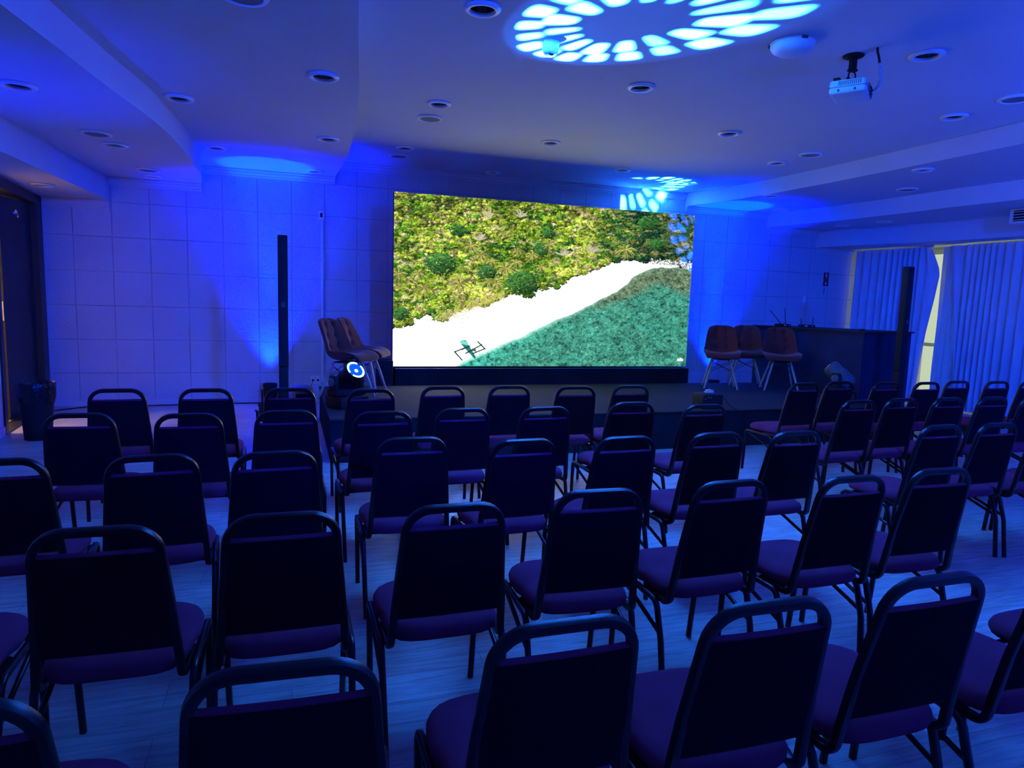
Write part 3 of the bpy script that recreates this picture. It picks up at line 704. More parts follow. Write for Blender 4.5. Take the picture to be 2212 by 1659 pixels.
    for (tx, ty) in ((745, 190), (1450, 430), (1250, 450), (960, 190), (680, 350)):
        for k in range(26):
            a = -PI * rng.uniform(0.08, 0.92); L = rng.uniform(25, 62); seg(tx, ty + 30, tx + L * math.cos(a), ty + 30 + L * math.sin(a), 1.2, np.array([0.62, 0.56, 0.40]) * rng.uniform(.6, 1.1), 0.7)
    # dry grass strip and scattered litter on the sand
    for _ in range(420):
        t = rng.random(); x = 430 + 420 * t; y = 905 - 150 * t + rng.normal(0, 16); seg(x, y, x + rng.uniform(-9, 9), y - rng.uniform(2, 10), 2.2, np.array([0.62, 0.58, 0.13]) * rng.uniform(0.5, 1.2))
    for _ in range(180):
        x = rng.uniform(300, 620); y = rng.normal(905, 24); seg(x, y, x + 3, y + 2, 1.2, np.array([0.45, 0.40, 0.26]) * rng.uniform(0.6, 1.3))
    # rocks at the far end of the beach
    for _ in range(420):
        x = rng.uniform(1850, 2140); y = 522 + (x - 1850) * 0.075 + rng.normal(0, 10); seg(x, y, x + rng.uniform(-8, 8), y + rng.uniform(-3, 3), 2.2, np.array([1, 1, 1]) * rng.choice([0.07, 0.30, 0.8, 1.1]))
    # outrigger boat
    seg(575, 1075, 652, 1178, 15, np.array([0.02, 0.20, 0.17]), 6); seg(560, 1072, 600, 1085, 9, np.array([0.20, 0.72, 0.60]), 8)
    for a, b, c_, d_ in ((513, 1138, 565, 1196), (672, 1070, 722, 1120), (560, 1125, 620, 1100), (590, 1150, 700, 1090), (640, 1150, 720, 1118), (515, 1140, 590, 1110)): seg(a, b, c_, d_, 3.4, np.array([0.02, 0.05, 0.04]), 3.0)
    seg(640, 1125, 655, 1130, 9, np.array([0.05, 0.12, 0.12]), 6)
    # small pointer mark near the lower corner
    seg(2040, 1190, 2060, 1190, 8, np.array([0.9, 1.1, 1.05]), 8); seg(2052, 1178, 2052, 1190, 3, np.array([0.9, 1.1, 1.05]), 3)
    # fit the painted view (drawn as photographed) to the flat panel: corners of the panel in drawing units
    src = [(98, 47), (2152, 202), (2088, 1232), (92, 1238)]
    IW, IH = 1240, 628; dst = [(0, 0), (IW, 0), (IW, IH), (0, IH)]
    A = []; B = []
    for (u, v), (x, y) in zip(dst, src):
        A.append([u, v, 1, 0, 0, 0, -x * u, -x * v]); B.append(x); A.append([0, 0, 0, u, v, 1, -y * u, -y * v]); B.append(y)
    h = np.linalg.solve(np.array(A, float), np.array(B, float))
    V, U = np.mgrid[0:IH, 0:IW].astype(np.float32); U += .5; V += .5
    dn = h[6] * U + h[7] * V + 1; SXp = (h[0] * U + h[1] * V + h[2]) / dn * S; SYp = (h[3] * U + h[4] * V + h[5]) / dn * S
    ix = np.clip(SXp.astype(int), 0, CWp - 2); iy = np.clip(SYp.astype(int), 0, CHp - 2); tx = np.clip(SXp - ix, 0, 1)[..., None]; ty = np.clip(SYp - iy, 0, 1)[..., None]
    out = (img[iy, ix] * (1 - tx) + img[iy, ix + 1] * tx) * (1 - ty) + (img[iy + 1, ix] * (1 - tx) + img[iy + 1, ix + 1] * tx) * ty
    return out
pic = paint_screen()
im = bpy.data.images.new('painted_film_frame', pic.shape[1], pic.shape[0], float_buffer=True)
im.colorspace_settings.name = 'Linear Rec.709'
buf = np.ones((pic.shape[0], pic.shape[1], 4), np.float32); buf[..., :3] = pic[::-1]; im.pixels.foreach_set(buf.ravel()); im.update(); im.pack()
sm = bpy.data.materials.new('lit_led_panel'); sm.use_nodes = True; _n = sm.node_tree.nodes; _n.remove(_n['Principled BSDF'])
_t = _n.new('ShaderNodeTexImage'); _t.image = im; _t.extension = 'EXTEND'; _e = _n.new('ShaderNodeEmission'); _e.inputs[1].default_value = 1.15
_df = _n.new('ShaderNodeBsdfDiffuse'); _df.inputs[0].default_value = (0.006, 0.007, 0.008, 1); _ad = _n.new('ShaderNodeAddShader')
sm.node_tree.links.new(_t.outputs[0], _e.inputs[0]); sm.node_tree.links.new(_e.outputs[0], _ad.inputs[0]); sm.node_tree.links.new(_df.outputs[0], _ad.inputs[1])
sm.node_tree.links.new(_ad.outputs[0], _n['Material Output'].inputs[0])
sm.cycles.emission_sampling = 'FRONT'
root = empty('led_screen', ((SX0 + SX1) / 2, SY, 0), 0, 'huge bright screen showing an aerial film of jungle, white beach and green sea', 'screen')
hw = (SX1 - SX0) / 2
bm = bmesh.new(); vs = [bm.verts.new(p) for p in ((-hw, -0.003, SZA), (hw, -0.003, SZA), (hw, -0.003, SZB), (-hw, -0.003, SZB))]
f = bm.faces.new(vs); uv = bm.loops.layers.uv.new('UVMap')
for l, c in zip(f.loops, ((0, 0), (1, 0), (1, 1), (0, 1))): l[uv].uv = c
me = bpy.data.meshes.new('display_face'); bm.to_mesh(me); bm.free(); me.materials.append(sm)
o = bpy.data.objects.new('display_face', me); COL.objects.link(o); o.parent = root
bm = bmesh.new(); box(bm, (-hw, 0.0, SZA - 0.005), (hw, 0.09, SZB), 0.002, 1); link_mesh('cabinet_frame', bm, 'black', root)
bm = bmesh.new(); box(bm, (-hw + 0.03, -0.02, ZS * 0), (hw + 0.045, 0.42, SZA - 0.035), 0.004, 1); link_mesh('base_plinth', bm, 'matteblack', root)
bm = bmesh.new()
for xx_ in (-1.6, -0.5, 0.6, 1.7): box(bm, (xx_ - 0.025, 0.09, 0.6), (xx_ + 0.025, 0.14, 2.6), 0.003, 1)
link_mesh('support_post', bm, 'grey', root)
bm = bmesh.new(); box(bm, (-hw + 0.03, -0.026, SZA - 0.036), (hw - 0.01, -0.012, SZA - 0.026), 0.001, 1); o = link_mesh('edge_rail', bm, 'chrome', root)

# dark case standing beside the screen base
root = empty('equipment_case', (1.19, 8.80, 0), 0, 'dark upright equipment case standing beside the left end of the screen base', 'case')
bm = bmesh.new(); box(bm, (-0.09, 0.08, 0.0), (0.10, 0.40, 0.745), 0.015, 2); link_mesh('body', bm, 'matteblack', root)
bm = bmesh.new(); box(bm, (-0.03, 0.072, 0.50), (0.03, 0.082, 0.53), 0.003, 1); link_mesh('handle', bm, 'black', root)

# ------------------------------------------------------------------ moving head lights
def moving_head(C, ax, base_z, label, lit):
    """C: lens centre, ax: beam direction"""
    L = 0.34; ctr = C - ax * 0.20
    root = empty('moving_head_light', (ctr.x, ctr.y, base_z), 0, label, 'stage light', 'moving head lights')
    inv = Matrix.Translation(-root.location)
    q = ax.to_track_quat('Z', 'Y').to_matrix().to_4x4()
    hm = Matrix.Translation(C) @ q
    pan = math.atan2(ax.y, ax.x)                                  # yoke arms stand across the beam
    ym = Matrix.Translation((ctr.x, ctr.y, 0)) @ Matrix.Rotation(pan, 4, 'Z')
    parts = []
    bm = bmesh.new(); lathe(bm, [(0.099, -0.002), (0.104, -0.02), (0.104, -0.07), (0.098, -0.10), (0.112, -0.16), (0.116, -0.26), (0.102, -0.32), (0.07, -0.355), (0.0, -0.365)], 36, hm, closed=False)
    head = link_mesh('lamp_head', bm, 'black' if lit else 'grey', root); parts.append(head)
    subs = []
    bm = bmesh.new(); lathe(bm, [(0.094, -0.004), (0.0, -0.004)], 36, hm, closed=False); s = link_mesh('lens_glass', bm, 'lens_blue', head); subs.append(s)
    bm = bmesh.new()
    for a0, a1 in ((0.15, 0.55), (0.62, 1.08)):
        rings = []
        for k in range(17):
            a = 2 * PI * (a0 + (a1 - a0) * k / 16); rings.append([bm.verts.new(hm @ Vector((r_ * math.cos(a), r_ * math.sin(a), -0.001))) for r_ in (0.076, 0.097)])
        for u, v in zip(rings, rings[1:]): bm.faces.new((u[0], u[1], v[1], v[0]))
    s = link_mesh('glow_ring', bm, 'lens_glow', head); subs.append(s)
    bm = bmesh.new(); lathe(bm, [(0.019, 0.0), (0.014, 0.003), (0.0, 0.004)], 24, hm @ Matrix.Translation((0.0, -0.012, -0.001)), closed=False); s = link_mesh('hot_spot', bm, 'lens_hot', head); subs.append(s)
    hz = ctr.z
    for sgn in (-1, 1):
        bm = bmesh.new(); y0_, y1_ = (0.128, 0.185)
        if sgn < 0: y0_, y1_ = -0.185, -0.128
        box(bm, (-0.062, y0_, base_z + 0.17), (0.062, y1_, hz + 0.065), 0.026, 3, ym); parts.append(link_mesh('yoke_arm', bm, 'black', root))
        bm = bmesh.new(); lathe(bm, [(0.045, 0.0), (0.045, 0.012), (0.036, 0.016)], 24, ym @ Matrix.Translation((0, sgn * 0.185, hz)) @ Matrix.Rotation(-sgn * PI / 2, 4, 'X'))
        cp_ = link_mesh('pivot_cap', bm, 'grey', parts[-1])
    bm = bmesh.new(); box(bm, (-0.09, -0.185, base_z + 0.125), (0.09, 0.185, base_z + 0.20), 0.02, 2, ym); parts.append(link_mesh('yoke_bridge', bm, 'black', root))
    bm = bmesh.new(); box(bm, (-0.14, -0.17, base_z + 0.015), (0.14, 0.17, base_z + 0.125), 0.015, 2, ym); parts.append(link_mesh('base', bm, 'black', root))
    bm = bmesh.new()
    for sx in (-1, 1):
        for sy_ in (-1, 1): box(bm, (sx * 0.11 - 0.015, sy_ * 0.14 - 0.015, base_z), (sx * 0.11 + 0.015, sy_ * 0.14 + 0.015, base_z + 0.016), 0, 1, ym)
    parts.append(link_mesh('rubber_foot', bm, 'matteblack', root))
    bm = bmesh.new(); box(bm, (-0.145, -0.06, base_z + 0.05), (-0.139, 0.06, base_z + 0.10), 0.001, 1, ym); parts.append(link_mesh('display_panel', bm, 'grey', root))
    for p_ in parts: p_.matrix_parent_inverse = inv
    return root
moving_head(HEAD1, AX1, 0.417, 'moving head stage light with a glowing cyan lens, in front of the orange chairs', True)
moving_head(HEAD2, AX2, 0.417, 'dark moving head stage light seen from behind, in front of the black booth', False)

# ---- LED par uplights
def par_can(loc, label):
    root = empty('par_uplight', loc, 0, label, 'stage light', 'floor uplights at the stage wall')
    bm = bmesh.new(); lathe(bm, [(0.0, 0.08), (0.06, 0.082), (0.088, 0.10), (0.092, 0.26), (0.097, 0.262), (0.097, 0.30), (0.088, 0.30), (0.086, 0.275), (0.0, 0.272)], 28, closed=False); link_mesh('can', bm, 'black', root)
    for s, w in ((-1, 0.10), (1, 0.115)):
        bm = bmesh.new(); tube(bm, rounded([(-w, 0.0, 0.21), (-w, s * 0.09, 0.006), (w, s * 0.09, 0.006), (w, 0.0, 0.21)], 0.012, 4), 0.007, 6, up=Vector((0, 0, 1))); link_mesh('bracket', bm, 'black', root)
    bm = bmesh.new()
    for s in (-1, 1): lathe(bm, [(0.014, 0.0), (0.016, 0.012), (0.010, 0.02)], 12, Matrix.Translation((s * 0.112, 0, 0.21)) @ Matrix.Rotation(s * PI / 2, 4, 'Y'))
    link_mesh('knob', bm, 'grey', root)
    return root
par_can((-0.26, 10.13, 0.0), 'black floor uplight with bracket shining blue up the wall beside the column speaker')
par_can((7.05, 10.13, 0.0), 'black floor uplight hidden low behind the stage, lighting the wall by three chairs')
par_can((-0.25, 8.30, 0.0), 'small black light fixture on the floor, just beside the left column speaker base')

# ------------------------------------------------------------------ column speakers
def column(loc, label, tilt=0.0):
    root = empty('column_speaker', loc, 0, label, 'loudspeaker', 'slim column loudspeakers')
    bm = bmesh.new(); box(bm, (-0.046, -0.05, 0.85), (0.046, 0.05, 2.115), 0.012, 3); link_mesh('column_array', bm, 'black', root)
    bm = bmesh.new(); box(bm, (-0.038, -0.0515, 1.50), (0.038, -0.049, 2.10), 0.001, 1); box(bm, (-0.038, -0.0515, 0.88), (0.038, -0.049, 1.42), 0.001, 1); link_mesh('front_grille', bm, 'matteblack', root)
    bm = bmesh.new(); box(bm, (-0.044, -0.048, 0.40), (0.044, 0.048, 0.85), 0.010, 2); link_mesh('spacer_column', bm, 'black', root)
    bm = bmesh.new(); box(bm, (-0.17, -0.16, 0.0), (0.17, 0.22, 0.40), 0.015, 2); link_mesh('bass_box', bm, 'black', root)
    bm = bmesh.new(); mm = Matrix.Translation((0, -0.052, 1.462)) @ Matrix.Rotation(PI / 2, 4, 'X')
    for a, b in ((0.016, 0.011),):
        rings = [[bm.verts.new(mm @ Vector((r_ * math.cos(2 * PI * k / 24), r_ * math.sin(2 * PI * k / 24), 0.001))) for r_ in (a, b)] for k in range(24)]
        for k in range(24): bm.faces.new((rings[k][0], rings[k][1], rings[(k + 1) % 24][1], rings[(k + 1) % 24][0]))
    box(bm, (-0.016, -0.054, 1.436), (0.016, -0.052, 1.441))
    o = link_mesh('badge', bm, 'grille', root); o['label'] = 'small round grey badge'
    return root
column((-0.052, 7.0, 0), 'tall slim black column speaker against the blue-lit wall, left of the stage')
column((7.10, 6.42, 0), 'tall slim black column speaker in front of the booth and curtain')

# ------------------------------------------------------------------ booth with wireless receivers
root = empty('control_booth', (7.05, 6.95, 0), 0, 'black cloth covered control booth between the stage and the curtain', 'booth')
bm = bmesh.new(); prism(bm, [(-0.05, 2.10), (-0.02, -0.02), (1.20, 0.36), (1.20, 0.55), (0.60, 2.10)], 0.0, 1.285); link_mesh('cloth_front', bm, 'boothcloth', root, smooth=False)
bm = bmesh.new(); prism(bm, [(-0.08, 2.14), (-0.05, -0.06), (1.23, 0.335), (1.23, 0.58), (0.62, 2.14)], 1.285, 1.305); link_mesh('table_top', bm, 'black', root, smooth=False)
def receiver(loc, rz, label, ants):
    root = empty('wireless_receiver', loc, rz, label, 'receiver', 'wireless receivers on the booth')
    bm = bmesh.new(); box(bm, (-0.10, -0.07, 0.0), (0.10, 0.07, 0.042), 0.005, 2); link_mesh('body', bm, 'black', root)
    bm = bmesh.new(); box(bm, (-0.06, -0.072, 0.014), (-0.01, -0.069, 0.032)); box(bm, (0.05, -0.073, 0.016), (0.066, -0.069, 0.030)); link_mesh('front_panel', bm, 'lamptube', root)
    for (x, dx, h) in ants:
        bm = bmesh.new(); tube(bm, [(x, 0.0, 0.04), (x + dx, 0.02, 0.04 + h)], [0.006, 0.004], 6); link_mesh('antenna', bm, 'black', root)
receiver((7.10, 8.55, 1.305), 0.2, 'wireless microphone receiver with two long splayed antennas on the booth edge', ((-0.04, -0.24, 0.20), (0.06, -0.015, 0.24)))
receiver((7.32, 8.30, 1.305), -0.3, 'small wireless receiver with short upright antennas, nearer the curtain', ((-0.08, 0.0, 0.09), (0.09, 0.01, 0.12)))
bm = bmesh.new(); box(bm, (7.22, 7.16, 1.305), (7.28, 7.22, 1.335), 0.008, 2)
tag(link_mesh('power_adapter', bm, 'black'), 'tiny black adapter lying on the booth top beside its corner', 'adapter')

# ------------------------------------------------------------------ shell chairs on the stage
def make_shell_chair():
    root = empty('shell_chair')
    # side profile (y forward, z up) from front lip over the seat to the top of the back
    prof = [(0.235, 0.425), (0.225, 0.452), (0.16, 0.462), (0.06, 0.445), (-0.04, 0.430), (-0.12, 0.438), (-0.175, 0.475), (-0.205, 0.54), (-0.225, 0.62), (-0.245, 0.70), (-0.268, 0.78), (-0.29, 0.84), (-0.300, 0.868)]
    wid = [0.205, 0.232, 0.246, 0.248, 0.244, 0.240, 0.236, 0.230, 0.220, 0.208, 0.194, 0.158, 0.085]
    prof = [Vector((0, a, b)) for a, b in prof]
    def P(t):
        f = t * (len(prof) - 1); i = min(int(f), len(prof) - 2); u = f - i
        p0, p1, p2, p3 = prof[max(i - 1, 0)], prof[i], prof[i + 1], prof[min(i + 2, len(prof) - 1)]
        w0, w1, w2, w3 = wid[max(i - 1, 0)], wid[i], wid[i + 1], wid[min(i + 2, len(prof) - 1)]
        def c(a, b, c_, d): return 0.5 * ((2 * b) + (c_ - a) * u + (2 * a - 5 * b + 4 * c_ - d) * u * u + (3 * b - a - 3 * c_ + d) * u ** 3)
        return c(p0, p1, p2, p3), c(w0, w1, w2, w3)
    NV, NU = 44, 28; tufts = [(0.60, -0.36), (0.60, 0.36), (0.73, -0.38), (0.73, 0.38), (0.86, -0.36), (0.86, 0.36)]
    front, back = [], []
    bm = bmesh.new()
    for j in range(NV + 1):
        t = j / NV; p, w = P(t); p2, _ = P(min(1, t + 0.01)); p1, _ = P(max(0, t - 0.01)); tg = (p2 - p1).normalized()
        nrm = tg.cross(Vector((1, 0, 0)))                        # towards the sitter
        rf, rb = [], []
        for i in range(NU + 1):
            s = -1 + 2 * i / NU; cup = (abs(s) ** 2.2) * interp([(0, 0.012), (0.12, 0.03), (0.3, 0.075), (0.45, 0.105), (0.62, 0.095), (0.8, 0.06), (1, 0.015)], t)
            th = 0.048 * (1 - 0.45 * abs(s) ** 4) * (0.75 if t > 0.93 else 1)
            dim = sum(0.026 * math.exp(-(((t - a) / 0.035) ** 2 + ((s - b) / 0.13) ** 2)) for a, b in tufts)
            crease = 0.007 * math.exp(-((abs(s) - 0.36) / 0.05) ** 2) if t > 0.5 else 0
            q = p + Vector((s * w, 0, 0)) + nrm * cup
            rf.append(bm.verts.new(q + nrm * (th - dim - crease))); rb.append(bm.verts.new(q - nrm * 0.010))
        front.append(rf); back.append(rb)
    for j in range(NV):
        for i in range(NU):
            bm.faces.new((front[j][i], front[j][i + 1], front[j + 1][i + 1], front[j + 1][i])); bm.faces.new((back[j][i], back[j + 1][i], back[j + 1][i + 1], back[j][i + 1]))
        bm.faces.new((front[j][0], front[j + 1][0], back[j + 1][0], back[j][0])); bm.faces.new((front[j][NU], back[j][NU], back[j + 1][NU], front[j + 1][NU]))
    for i in range(NU):
        bm.faces.new((front[0][i], back[0][i], back[0][i + 1], front[0][i + 1])); bm.faces.new((front[NV][i], front[NV][i + 1], back[NV][i + 1], back[NV][i]))
    shell = link_mesh('padded_shell', bm, 'velvet', root, autosmooth=80)
    for a, b in tufts:
        p, w = P(a); p2, _ = P(a + 0.01); tg = (p2 - p).normalized(); nrm = tg.cross(Vector((1, 0, 0)))
        bm = bmesh.new(); mm = Matrix.Translation(p + Vector((b * w, 0, 0)) + nrm * 0.030) @ nrm.to_track_quat('Z', 'Y').to_matrix().to_4x4()
        lathe(bm, [(0.010, -0.004), (0.009, 0.002), (0.0, 0.004)], 10, mm, closed=False); link_mesh('tuft_button', bm, 'velvet', shell)
    tops = {}
    for sx in (-1, 1):
        for sy_ in (-1, 1):
            top = Vector((sx * 0.115, sy_ * 0.10 + 0.01, 0.405)); bot = Vector((sx * 0.225, sy_ * 0.225, 0.0)); tops[(sx, sy_)] = (top, bot)
            bm = bmesh.new(); tube(bm, [top, top.lerp(bot, 0.5), bot], [0.015, 0.0175, 0.012], 10, up=Vector((0, 1, 0))); link_mesh('leg', bm, 'wood', root)
    bm = bmesh.new()
    for sx in (-1, 1):
        a, b = tops[(sx, -1)], tops[(sx, 1)]
        tube(bm, [a[0].lerp(a[1], 0.10), b[0].lerp(b[1], 0.42)], 0.0035, 6); tube(bm, [b[0].lerp(b[1], 0.10), a[0].lerp(a[1], 0.42)], 0.0035, 6)
    for sy_ in (-1, 1):
        a, b = tops[(-1, sy_)], tops[(1, sy_)]
        tube(bm, [a[0].lerp(a[1], 0.10), b[0].lerp(b[1], 0.42)], 0.0035, 6, up=Vector((0, 0, 1))); tube(bm, [b[0].lerp(b[1], 0.10), a[0].lerp(a[1], 0.42)], 0.0035, 6, up=Vector((0, 0, 1)))
    for (k, (a, b)) in tops.items():
        lathe(bm, [(0.013, 0.0), (0.013, 0.02)], 8, Matrix.Translation(a.lerp(b, 0.09)))
    box(bm, (-0.125, -0.10, 0.40), (0.125, 0.12, 0.412), 0.003, 1)
    link_mesh('wire_brace', bm, 'black', root)
    return root
shell0 = make_shell_chair()
shells = [(0.61, 7.74, -126, 'tufted rust-orange shell chair, nearer one of the pair left of the screen'),
          (0.84, 8.26, -112, 'tufted rust-orange shell chair half hidden behind the nearer one of the pair'),
          (5.86, 8.28, 150, 'tufted rust-red shell chair next to the screen, first of three'),
          (6.50, 8.58, 148, 'tufted rust-red shell chair in the middle, set back between two others'),
          (6.62, 7.96, 150, 'tufted rust-red shell chair in front of the black booth, nearest of three')]
for i, (x, y, a, lab) in enumerate(shells):
    o = shell0 if i == 0 else copy_tree(shell0)
    o.location = (x, y, ZS + 0.008); o.rotation_euler = (0, 0, math.radians(a)); tag(o, lab, 'chair', 'shell chairs on the stage')

# ------------------------------------------------------------------ things on stage and floor
root = empty('dimmer_pack', (4.53, 6.50, ZS), -0.06, 'small black power unit with plugs, standing on the front edge of the stage', 'power unit')
bm = bmesh.new(); box(bm, (-0.125, 0.0, 0.0), (0.125, 0.24, 0.165), 0.006, 2); link_mesh('body', bm, 'black', root)
bm = bmesh.new()
for i, (x, z) in enumerate(((-0.10, 0.115), (-0.06, 0.135), (-0.03, 0.135), (-0.09, 0.05), (-0.055, 0.05), (-0.02, 0.055), (0.03, 0.05))):
    lathe(bm, [(0.011, 0.0), (0.011, 0.006), (0.005, 0.007)], 14, Matrix.Translation((x, -0.001, z)) @ Matrix.Rotation(PI / 2, 4, 'X'))
link_mesh('socket', bm, 'chrome', root)
bm = bmesh.new()
for k in range(1):
    x = 0.135 + 0.012 * k; pts = [Vector((0.135, 0.12 - 0.03 * k, 0.12 - 0.03 * k)), Vector((x + 0.05, 0.08, 0.13 - 0.03 * k)), Vector((x + 0.10, 0.02, 0.04)), Vector((x + 0.11, -0.11, 0.005)), Vector((x + 0.09, -0.125, -0.10)), Vector((x + 0.05 - 0.03 * k, -0.12, -0.36))]
    pp = []
    for a, b in zip(pts, pts[1:]):
        for q in range(3): pp.append(a.lerp(b, q / 3))
    pp.append(pts[-1]); tube(bm, pp, 0.004, 6)
o = link_mesh('power_cable', bm, 'black'); o.location = root.location; tag(o, 'thin black cable drooping over the stage edge beside the small power unit', 'cable')
bm = bmesh.new(); g = bmesh.ops.create_icosphere(bm, subdivisions=3, radius=1.0)
rnd = random.Random(3)
for v in bm.verts:
    k = 0.75 + 0.5 * abs(math.sin(v.co.x * 7 + 1) * math.cos(v.co.y * 6) * math.sin(v.co.z * 5 + 2)); v.co = Vector((v.co.x * 0.062 * k, v.co.y * 0.045 * k, max(-0.018, v.co.z * 0.035 * k)))
o = link_mesh('crumpled_paper', bm, 'paper', autosmooth=20); o.location = (4.55, 6.61, ZS + 0.165 + 0.019)
tag(o, 'crumpled white paper lying on top of the small black power unit', 'paper')

# cable along the stage wall
bm = bmesh.new(); pts = [Vector((x, YW - 0.10 - 0.05 * math.sin(x * 2.3) - (0.9 if x < -2.5 else 0) * (-(x + 2.5)) * 1.2, 0.008)) for x in np.linspace(-2.85, 0.1, 50)]
tube(bm, pts, 0.007, 6); tag(link_mesh('floor_cable', bm, 'black'), 'black cable lying along the foot of the stage wall', 'cable')

# rounded bass speaker beside the stage
root = empty('floor_monitor', (0.16, 8.55, 0), 0, 'dark rounded floor monitor behind the seats, at the left end of the stage', 'loudspeaker')
bm = bmesh.new(); box(bm, (-0.13, 0.0, 0.0), (0.12, 0.38, 0.44), 0.07, 4); link_mesh('cabinet', bm, 'grey', root)
bm = bmesh.new(); box(bm, (-0.09, -0.004, 0.08), (0.08, 0.004, 0.36), 0.003, 1); link_mesh('grille', bm, 'matteblack', root)

# trash bin with a black bag
root = empty('trash_bin', (-2.46, 8.05, 0), 0, 'black trash bin lined with a shiny black bag beside the open door', 'bin')
bm = bmesh.new(); lathe(bm, [(0.115, 0.0), (0.122, 0.005), (0.160, 0.56), (0.165, 0.565), (0.158, 0.57), (0.12, 0.02)], 36, closed=False); bm.faces.new([v for v in bm.verts if v.co.z < 1e-4]); link_mesh('bucket', bm, 'black', root)
bm = bmesh.new(); rings = []; rnd = random.Random(4)
for j, (r, z) in enumerate([(0.166, 0.40), (0.171, 0.46), (0.174, 0.54), (0.172, 0.578), (0.165, 0.588), (0.152, 0.575), (0.140, 0.50), (0.125, 0.30)]):
    ring = []
    for k in range(56):
        a = 2 * PI * k / 56; wv = 0.004 * math.sin(9 * a + j) + 0.003 * math.sin(17 * a + 2 * j) + rnd.uniform(-.0015, .0015)
        zz = z + (0.035 * math.sin(5 * a) + 0.02 * math.sin(11 * a) if j == 0 else 0.006 * math.sin(7 * a + j))
        ring.append(bm.verts.new(((r + wv) * math.cos(a), (r + wv) * math.sin(a), zz)))
    rings.append(ring)
for a, b in zip(rings, rings[1:]):
    for k in range(56): bm.faces.new((a[k], a[(k + 1) % 56], b[(k + 1) % 56], b[k]))
link_mesh('bin_liner', bm, 'bag', root, autosmooth=60)
bm = bmesh.new()
for a, l in ((-0.9, 0.035), (-0.6, 0.03)):
    c, s = math.cos(a), math.sin(a); tube(bm, [(0.165 * c, 0.165 * s, 0.57), (0.172 * c, 0.172 * s, 0.57 + l), (0.185 * c, 0.185 * s, 0.575), (0.183 * c, 0.183 * s, 0.54)], 0.006, 6)
link_mesh('bag_knot', bm, 'bag', root)

# wall sockets, conduit, switch and sign
root = empty('wall_socket', (0.36, YW, 0.33), 0, 'white double wall socket with a black plug, low on the stage wall', 'socket')
for k, x in enumerate((-0.068, 0.004)):
    bm = bmesh.new(); box(bm, (x, -0.010, -0.06), (x + 0.068, 0, 0.06), 0.004, 2); link_mesh('face_plate', bm, 'white', root)
    bm = bmesh.new(); lathe(bm, [(0.016, 0), (0.016, 0.012 if k else 0.03), (0.008, 0.014 if k else 0.04)], 16, Matrix.Translation((x + 0.034, -0.010, -0.005)) @ Matrix.Rotation(PI / 2, 4, 'X')); link_mesh('plug' if k == 0 else 'socket_hole', bm, 'black', root)
bm = bmesh.new(); tube(bm, [(-0.034, -0.045, -0.01), (-0.05, -0.05, -0.06), (-0.09, -0.04, -0.20), (-0.12, -0.03, -0.32)], 0.004, 6); link_mesh('cable', bm, 'black', root)
root = empty('cable_conduit', (0.46, YW, 0.3), 0, 'white vertical cable conduit with a junction box running up the stage wall', 'conduit')
bm = bmesh.new(); box(bm, (-0.016, -0.018, 0.0), (0.016, 0, 2.34), 0.003, 1); link_mesh('channel', bm, 'white', root)
bm = bmesh.new(); box(bm, (-0.05, -0.035, 2.33), (0.03, 0, 2.45), 0.004, 2); link_mesh('junction_box', bm, 'white', root)
bm = bmesh.new(); box(bm, (-0.028, -0.037, 2.36), (0.008, -0.034, 2.42), 0.001, 1); link_mesh('socket_insert', bm, 'black', root)
root = empty('wall_switch', (8.98, YW, 1.755), 0, 'small white switch plate on the stage wall beside the fire sign', 'switch')
bm = bmesh.new(); box(bm, (-0.036, -0.012, -0.058), (0.036, 0, 0.058), 0.004, 2); link_mesh('face_plate', bm, 'white', root)
bm = bmesh.new(); box(bm, (-0.012, -0.018, -0.022), (0.012, -0.010, 0.022), 0.002, 1); link_mesh('rocker', bm, 'white', root)
root = empty('fire_sign', (9.435, YW, 2.14), 0, 'narrow dark red fire extinguisher sign on the stage wall near the curtain', 'sign')
bm = bmesh.new(); box(bm, (-0.056, -0.005, -0.125), (0.056, 0, 0.125), 0.002, 1); link_mesh('board', bm, 'signred', root)
bm = bmesh.new()
box(bm, (-0.012, -0.0065, 0.035), (0.016, -0.0045, 0.100), 0.002, 1); box(bm, (-0.004, -0.0065, 0.100), (0.010, -0.0045, 0.112)); box(bm, (-0.02, -0.0065, 0.106), (0.004, -0.0045, 0.112)); link_mesh('extinguisher_pictogram', bm, 'signwhite', root)
bm = bmesh.new()
for z in (0.018, 0.002, -0.014): box(bm, (-0.040, -0.0062, z), (0.040, -0.0045, z + 0.007))
link_mesh('text_lines', bm, mat('sign_faded_print', (0.42, 0.12, 0.14), 0.5), root)
bm = bmesh.new(); box(bm, (-0.008, -0.0065, -0.075), (0.008, -0.0045, -0.040))
vs = [bm.verts.new((x, -0.0065, z)) for x, z in ((-0.026, -0.072), (0.026, -0.072), (0.0, -0.112))]; bm.faces.new(vs)
link_mesh('arrow', bm, 'signwhite', root)
bm = bmesh.new(); tube(bm, [(9.41, YW - 0.008, 1.99), (9.405, YW - 0.008, 1.86)], 0.006, 6)
tag(link_mesh('wall_hook', bm, 'grey'), 'thin grey hanger on the wall just under the fire sign', 'hook')

